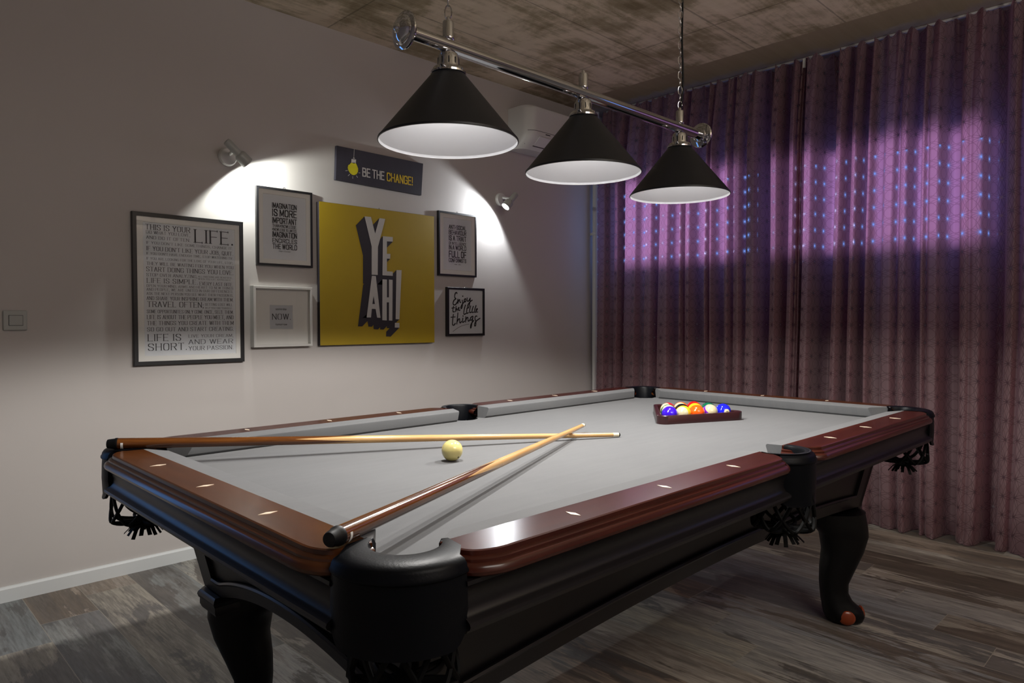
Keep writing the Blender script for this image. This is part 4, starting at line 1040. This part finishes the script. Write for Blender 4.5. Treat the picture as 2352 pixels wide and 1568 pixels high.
def ac_line(z, r, nm, mat, i0=1, i1=19):
    P = ac_out(z)[i0:i1]; m = MB(); m.tube(P, r, 6); return m.build(nm, mat, ac, smooth=60)
ac_line(2.372, .0016, 'panel_seam', INK_G, 4, 17)
mb = MB(); mb.tube([(AX0+.022, WALL_Y-.135, z) for z in (2.29, 2.40, 2.532)], .0013, 6); mb.build('side_seam', INK_G, ac, smooth=0)
mb = MB(); mb.loft([[(x, WALL_Y-.150, 2.297), (x, WALL_Y-.206, 2.340), (x, WALL_Y-.212, 2.336), (x, WALL_Y-.156, 2.291)] for x in (AX0+.09, AX1-.05)]); mb.build('air_flap', WHITE_PL, ac, smooth=0, bevel=.002)
mb = MB(); mb.box(AX0+.085, AX1-.045, WALL_Y-.150, WALL_Y-.120, 2.283, 2.292); mb.build('air_slot', INK_G, ac, smooth=0)
mb = MB(); mb.box(AX0+.150, AX0+.195, WALL_Y-.2070, WALL_Y-.2040, 2.357, 2.363); mb.build('badge', INK_G, ac, smooth=0)

# ------------------------------------------------------------------ corner pipe
pp = thing('pipe', 'white vertical pipe running up the corner beside the curtain', 'pipe', (2.425, 1.905, 0))
mb = MB(); mb.lathe([(.024, 0), (.024, CEIL_Z)], (2.425, 1.920, 0), n=28); mb.build('tube', WHITE_PL, pp, smooth=40)
for z in (.5, 1.78):
    mb = MB(); mb.lathe([(.0245, -.012), (.0275, -.011), (.0275, .011), (.0245, .012)], (2.425, 1.920, z), n=28); mb.box(2.415, 2.435, 1.935, WALL_Y, z-.008, z+.008); mb.build('pipe_clip', WHITE_PL, pp, smooth=40)

# ------------------------------------------------------------------ curtains
def ycol(px): return hitp(px, 780, 0, 2.40).y
def make_curtain_panel(label, y0, y1, darks, drift=1.0):
    # darks: (px start, px end, depth) of the fold sides that turn away to the right
    kn = []
    XFR = 2.285
    for a, b, d in darks:
        ya, yb = ycol(a), ycol(b); w = yb-ya; d = min(.20, d*2.3)
        kn += [(ya, XFR), (ya+w*.14, XFR+d*.8), (ya+w*.45, XFR+d), (ya+w*.88, XFR+d*.9), (yb+w*.10, XFR+d*.14)]
    kn.sort(key=lambda k: -k[0])
    N = 620; ysamp = [y0+(y1-y0)*i/N for i in range(N+1)]
    def base(y):
        if y >= kn[0][0]: 
            return kn[0][1]+.02
        if y <= kn[-1][0]:
            q = kn[-1][0]-y; return kn[-1][1]+(.035*math.sin(q*19+PI)*min(1, q*6))-.02*min(1, q*8)
        for (ya, xa), (yb, xb) in zip(kn[:-1], kn[1:]):
            if yb <= y <= ya:
                f = (ya-y)/max(1e-6, ya-yb); return xa+(xb-xa)*f
    raw = [base(y) for y in ysamp]
    k = 5; g = [math.exp(-.5*(j/1.7)**2) for j in range(-k, k+1)]; gs = sum(g)
    sm = [sum(raw[min(N, max(0, i+j))]*g[j+k] for j in range(-k, k+1))/gs for i in range(N+1)]
    arc_ = [0]
    for i in range(N): arc_.append(arc_[-1]+math.hypot(ysamp[i+1]-ysamp[i], sm[i+1]-sm[i]))
    zs = [.004, .02, .05, .09, .15, .25, .4, .6, .8, 1.0, 1.2, 1.4, 1.6, 1.8, 2.0, 2.2, 2.35, 2.45, 2.52, 2.58, 2.62, 2.655]
    mb = MB(); uv = []
    for z in zs:
        for i, y in enumerate(ysamp):
            f = z/2.65
            w = .006*math.sin(y*23+z*2.1)+.004*math.sin(y*51-z*3.3)
            x = sm[i]+w*.6
            # the heading tape pinches the cloth into small pleats
            h = max(0, (z-2.25)/.4); x = x*(1-.55*h)+2.40*.55*h + h*.012*math.sin(y*2*PI/.062)+h*.005*math.sin(y*2*PI/.031+1)
            # hem breaks a little on the floor
            lo = max(0, (.16-z)/.16); x += -lo*lo*.012*math.sin(y*43)-lo*.006*math.sin(y*90+z*60)
            yy_ = y + (.018*math.sin(z*1.3+y*5))*drift*(1-f) + (.012*(1-f) if drift else 0)
            zz_ = z + (h**2)*.012*math.sin(y*2*PI/.062+1.2)
            mb.v.append(Vector((x, yy_, zz_))); uv.append((arc_[i], z))
    n = N+1
    for j in range(len(zs)-1):
        for i in range(N):
            mb.f.append([j*n+i, j*n+i+1, (j+1)*n+i+1, (j+1)*n+i]); mb.m.append(0)
    mb.uv = uv
    o = mb.build('curtain', CURTAINM, None, smooth=180, recalc=False)
    return tag(o, label, 'curtain', 'mauve curtains along the window wall')
make_curtain_panel('left mauve curtain panel, hung between the corner pipe and the parting', ycol(1389), ycol(1851),
    [(1404,1427,.04), (1439,1450,.06), (1482,1500,.03), (1518,1531,.045), (1556,1577,.045), (1585,1592,.04), (1604,1633,.05), (1640,1647,.03), (1653,1677,.045), (1688,1697,.045), (1714,1727,.03),
     (1749,1776,.10), (1797,1818,.11), (1836,1846,.05)])
make_curtain_panel('right mauve curtain panel with wide folds behind the right end of the table', ycol(1841), -1.75,
    [(1845,1854,.05), (1876,1922,.13), (1944,1962,.075), (1979,1999,.075), (2010,2040,.03), (2066,2078,.025), (2096,2122,.055), (2133,2142,.02), (2166,2208,.06), (2230,2238,.012), (2262,2308,.075), (2338,2350,.02)])
cr = thing('curtain_rail', 'thin white curtain rail fixed to the ceiling above the curtains', 'curtain rail', (2.43, 0, CEIL_Z))
mb = MB(); mb.box(2.444, 2.462, -1.9, 1.84, CEIL_Z-.014, CEIL_Z-.001); mb.build('track', RAILMET, cr, smooth=0, bevel=.002)
xg, yg = 2.365, ycol(1846)
mb = MB(); mb.box(xg-.004, xg+.008, yg-.009, yg+.009, 2.600, 2.655); mb.box(xg+.004, 2.455, yg-.004, yg+.004, 2.640, 2.648); mb.box(2.447, 2.459, yg-.006, yg+.006, 2.640, CEIL_Z-.014)
tag(mb.build('glider', WHITE_PL, cr, smooth=0, bevel=.002), 'white end stop glider at the parting')
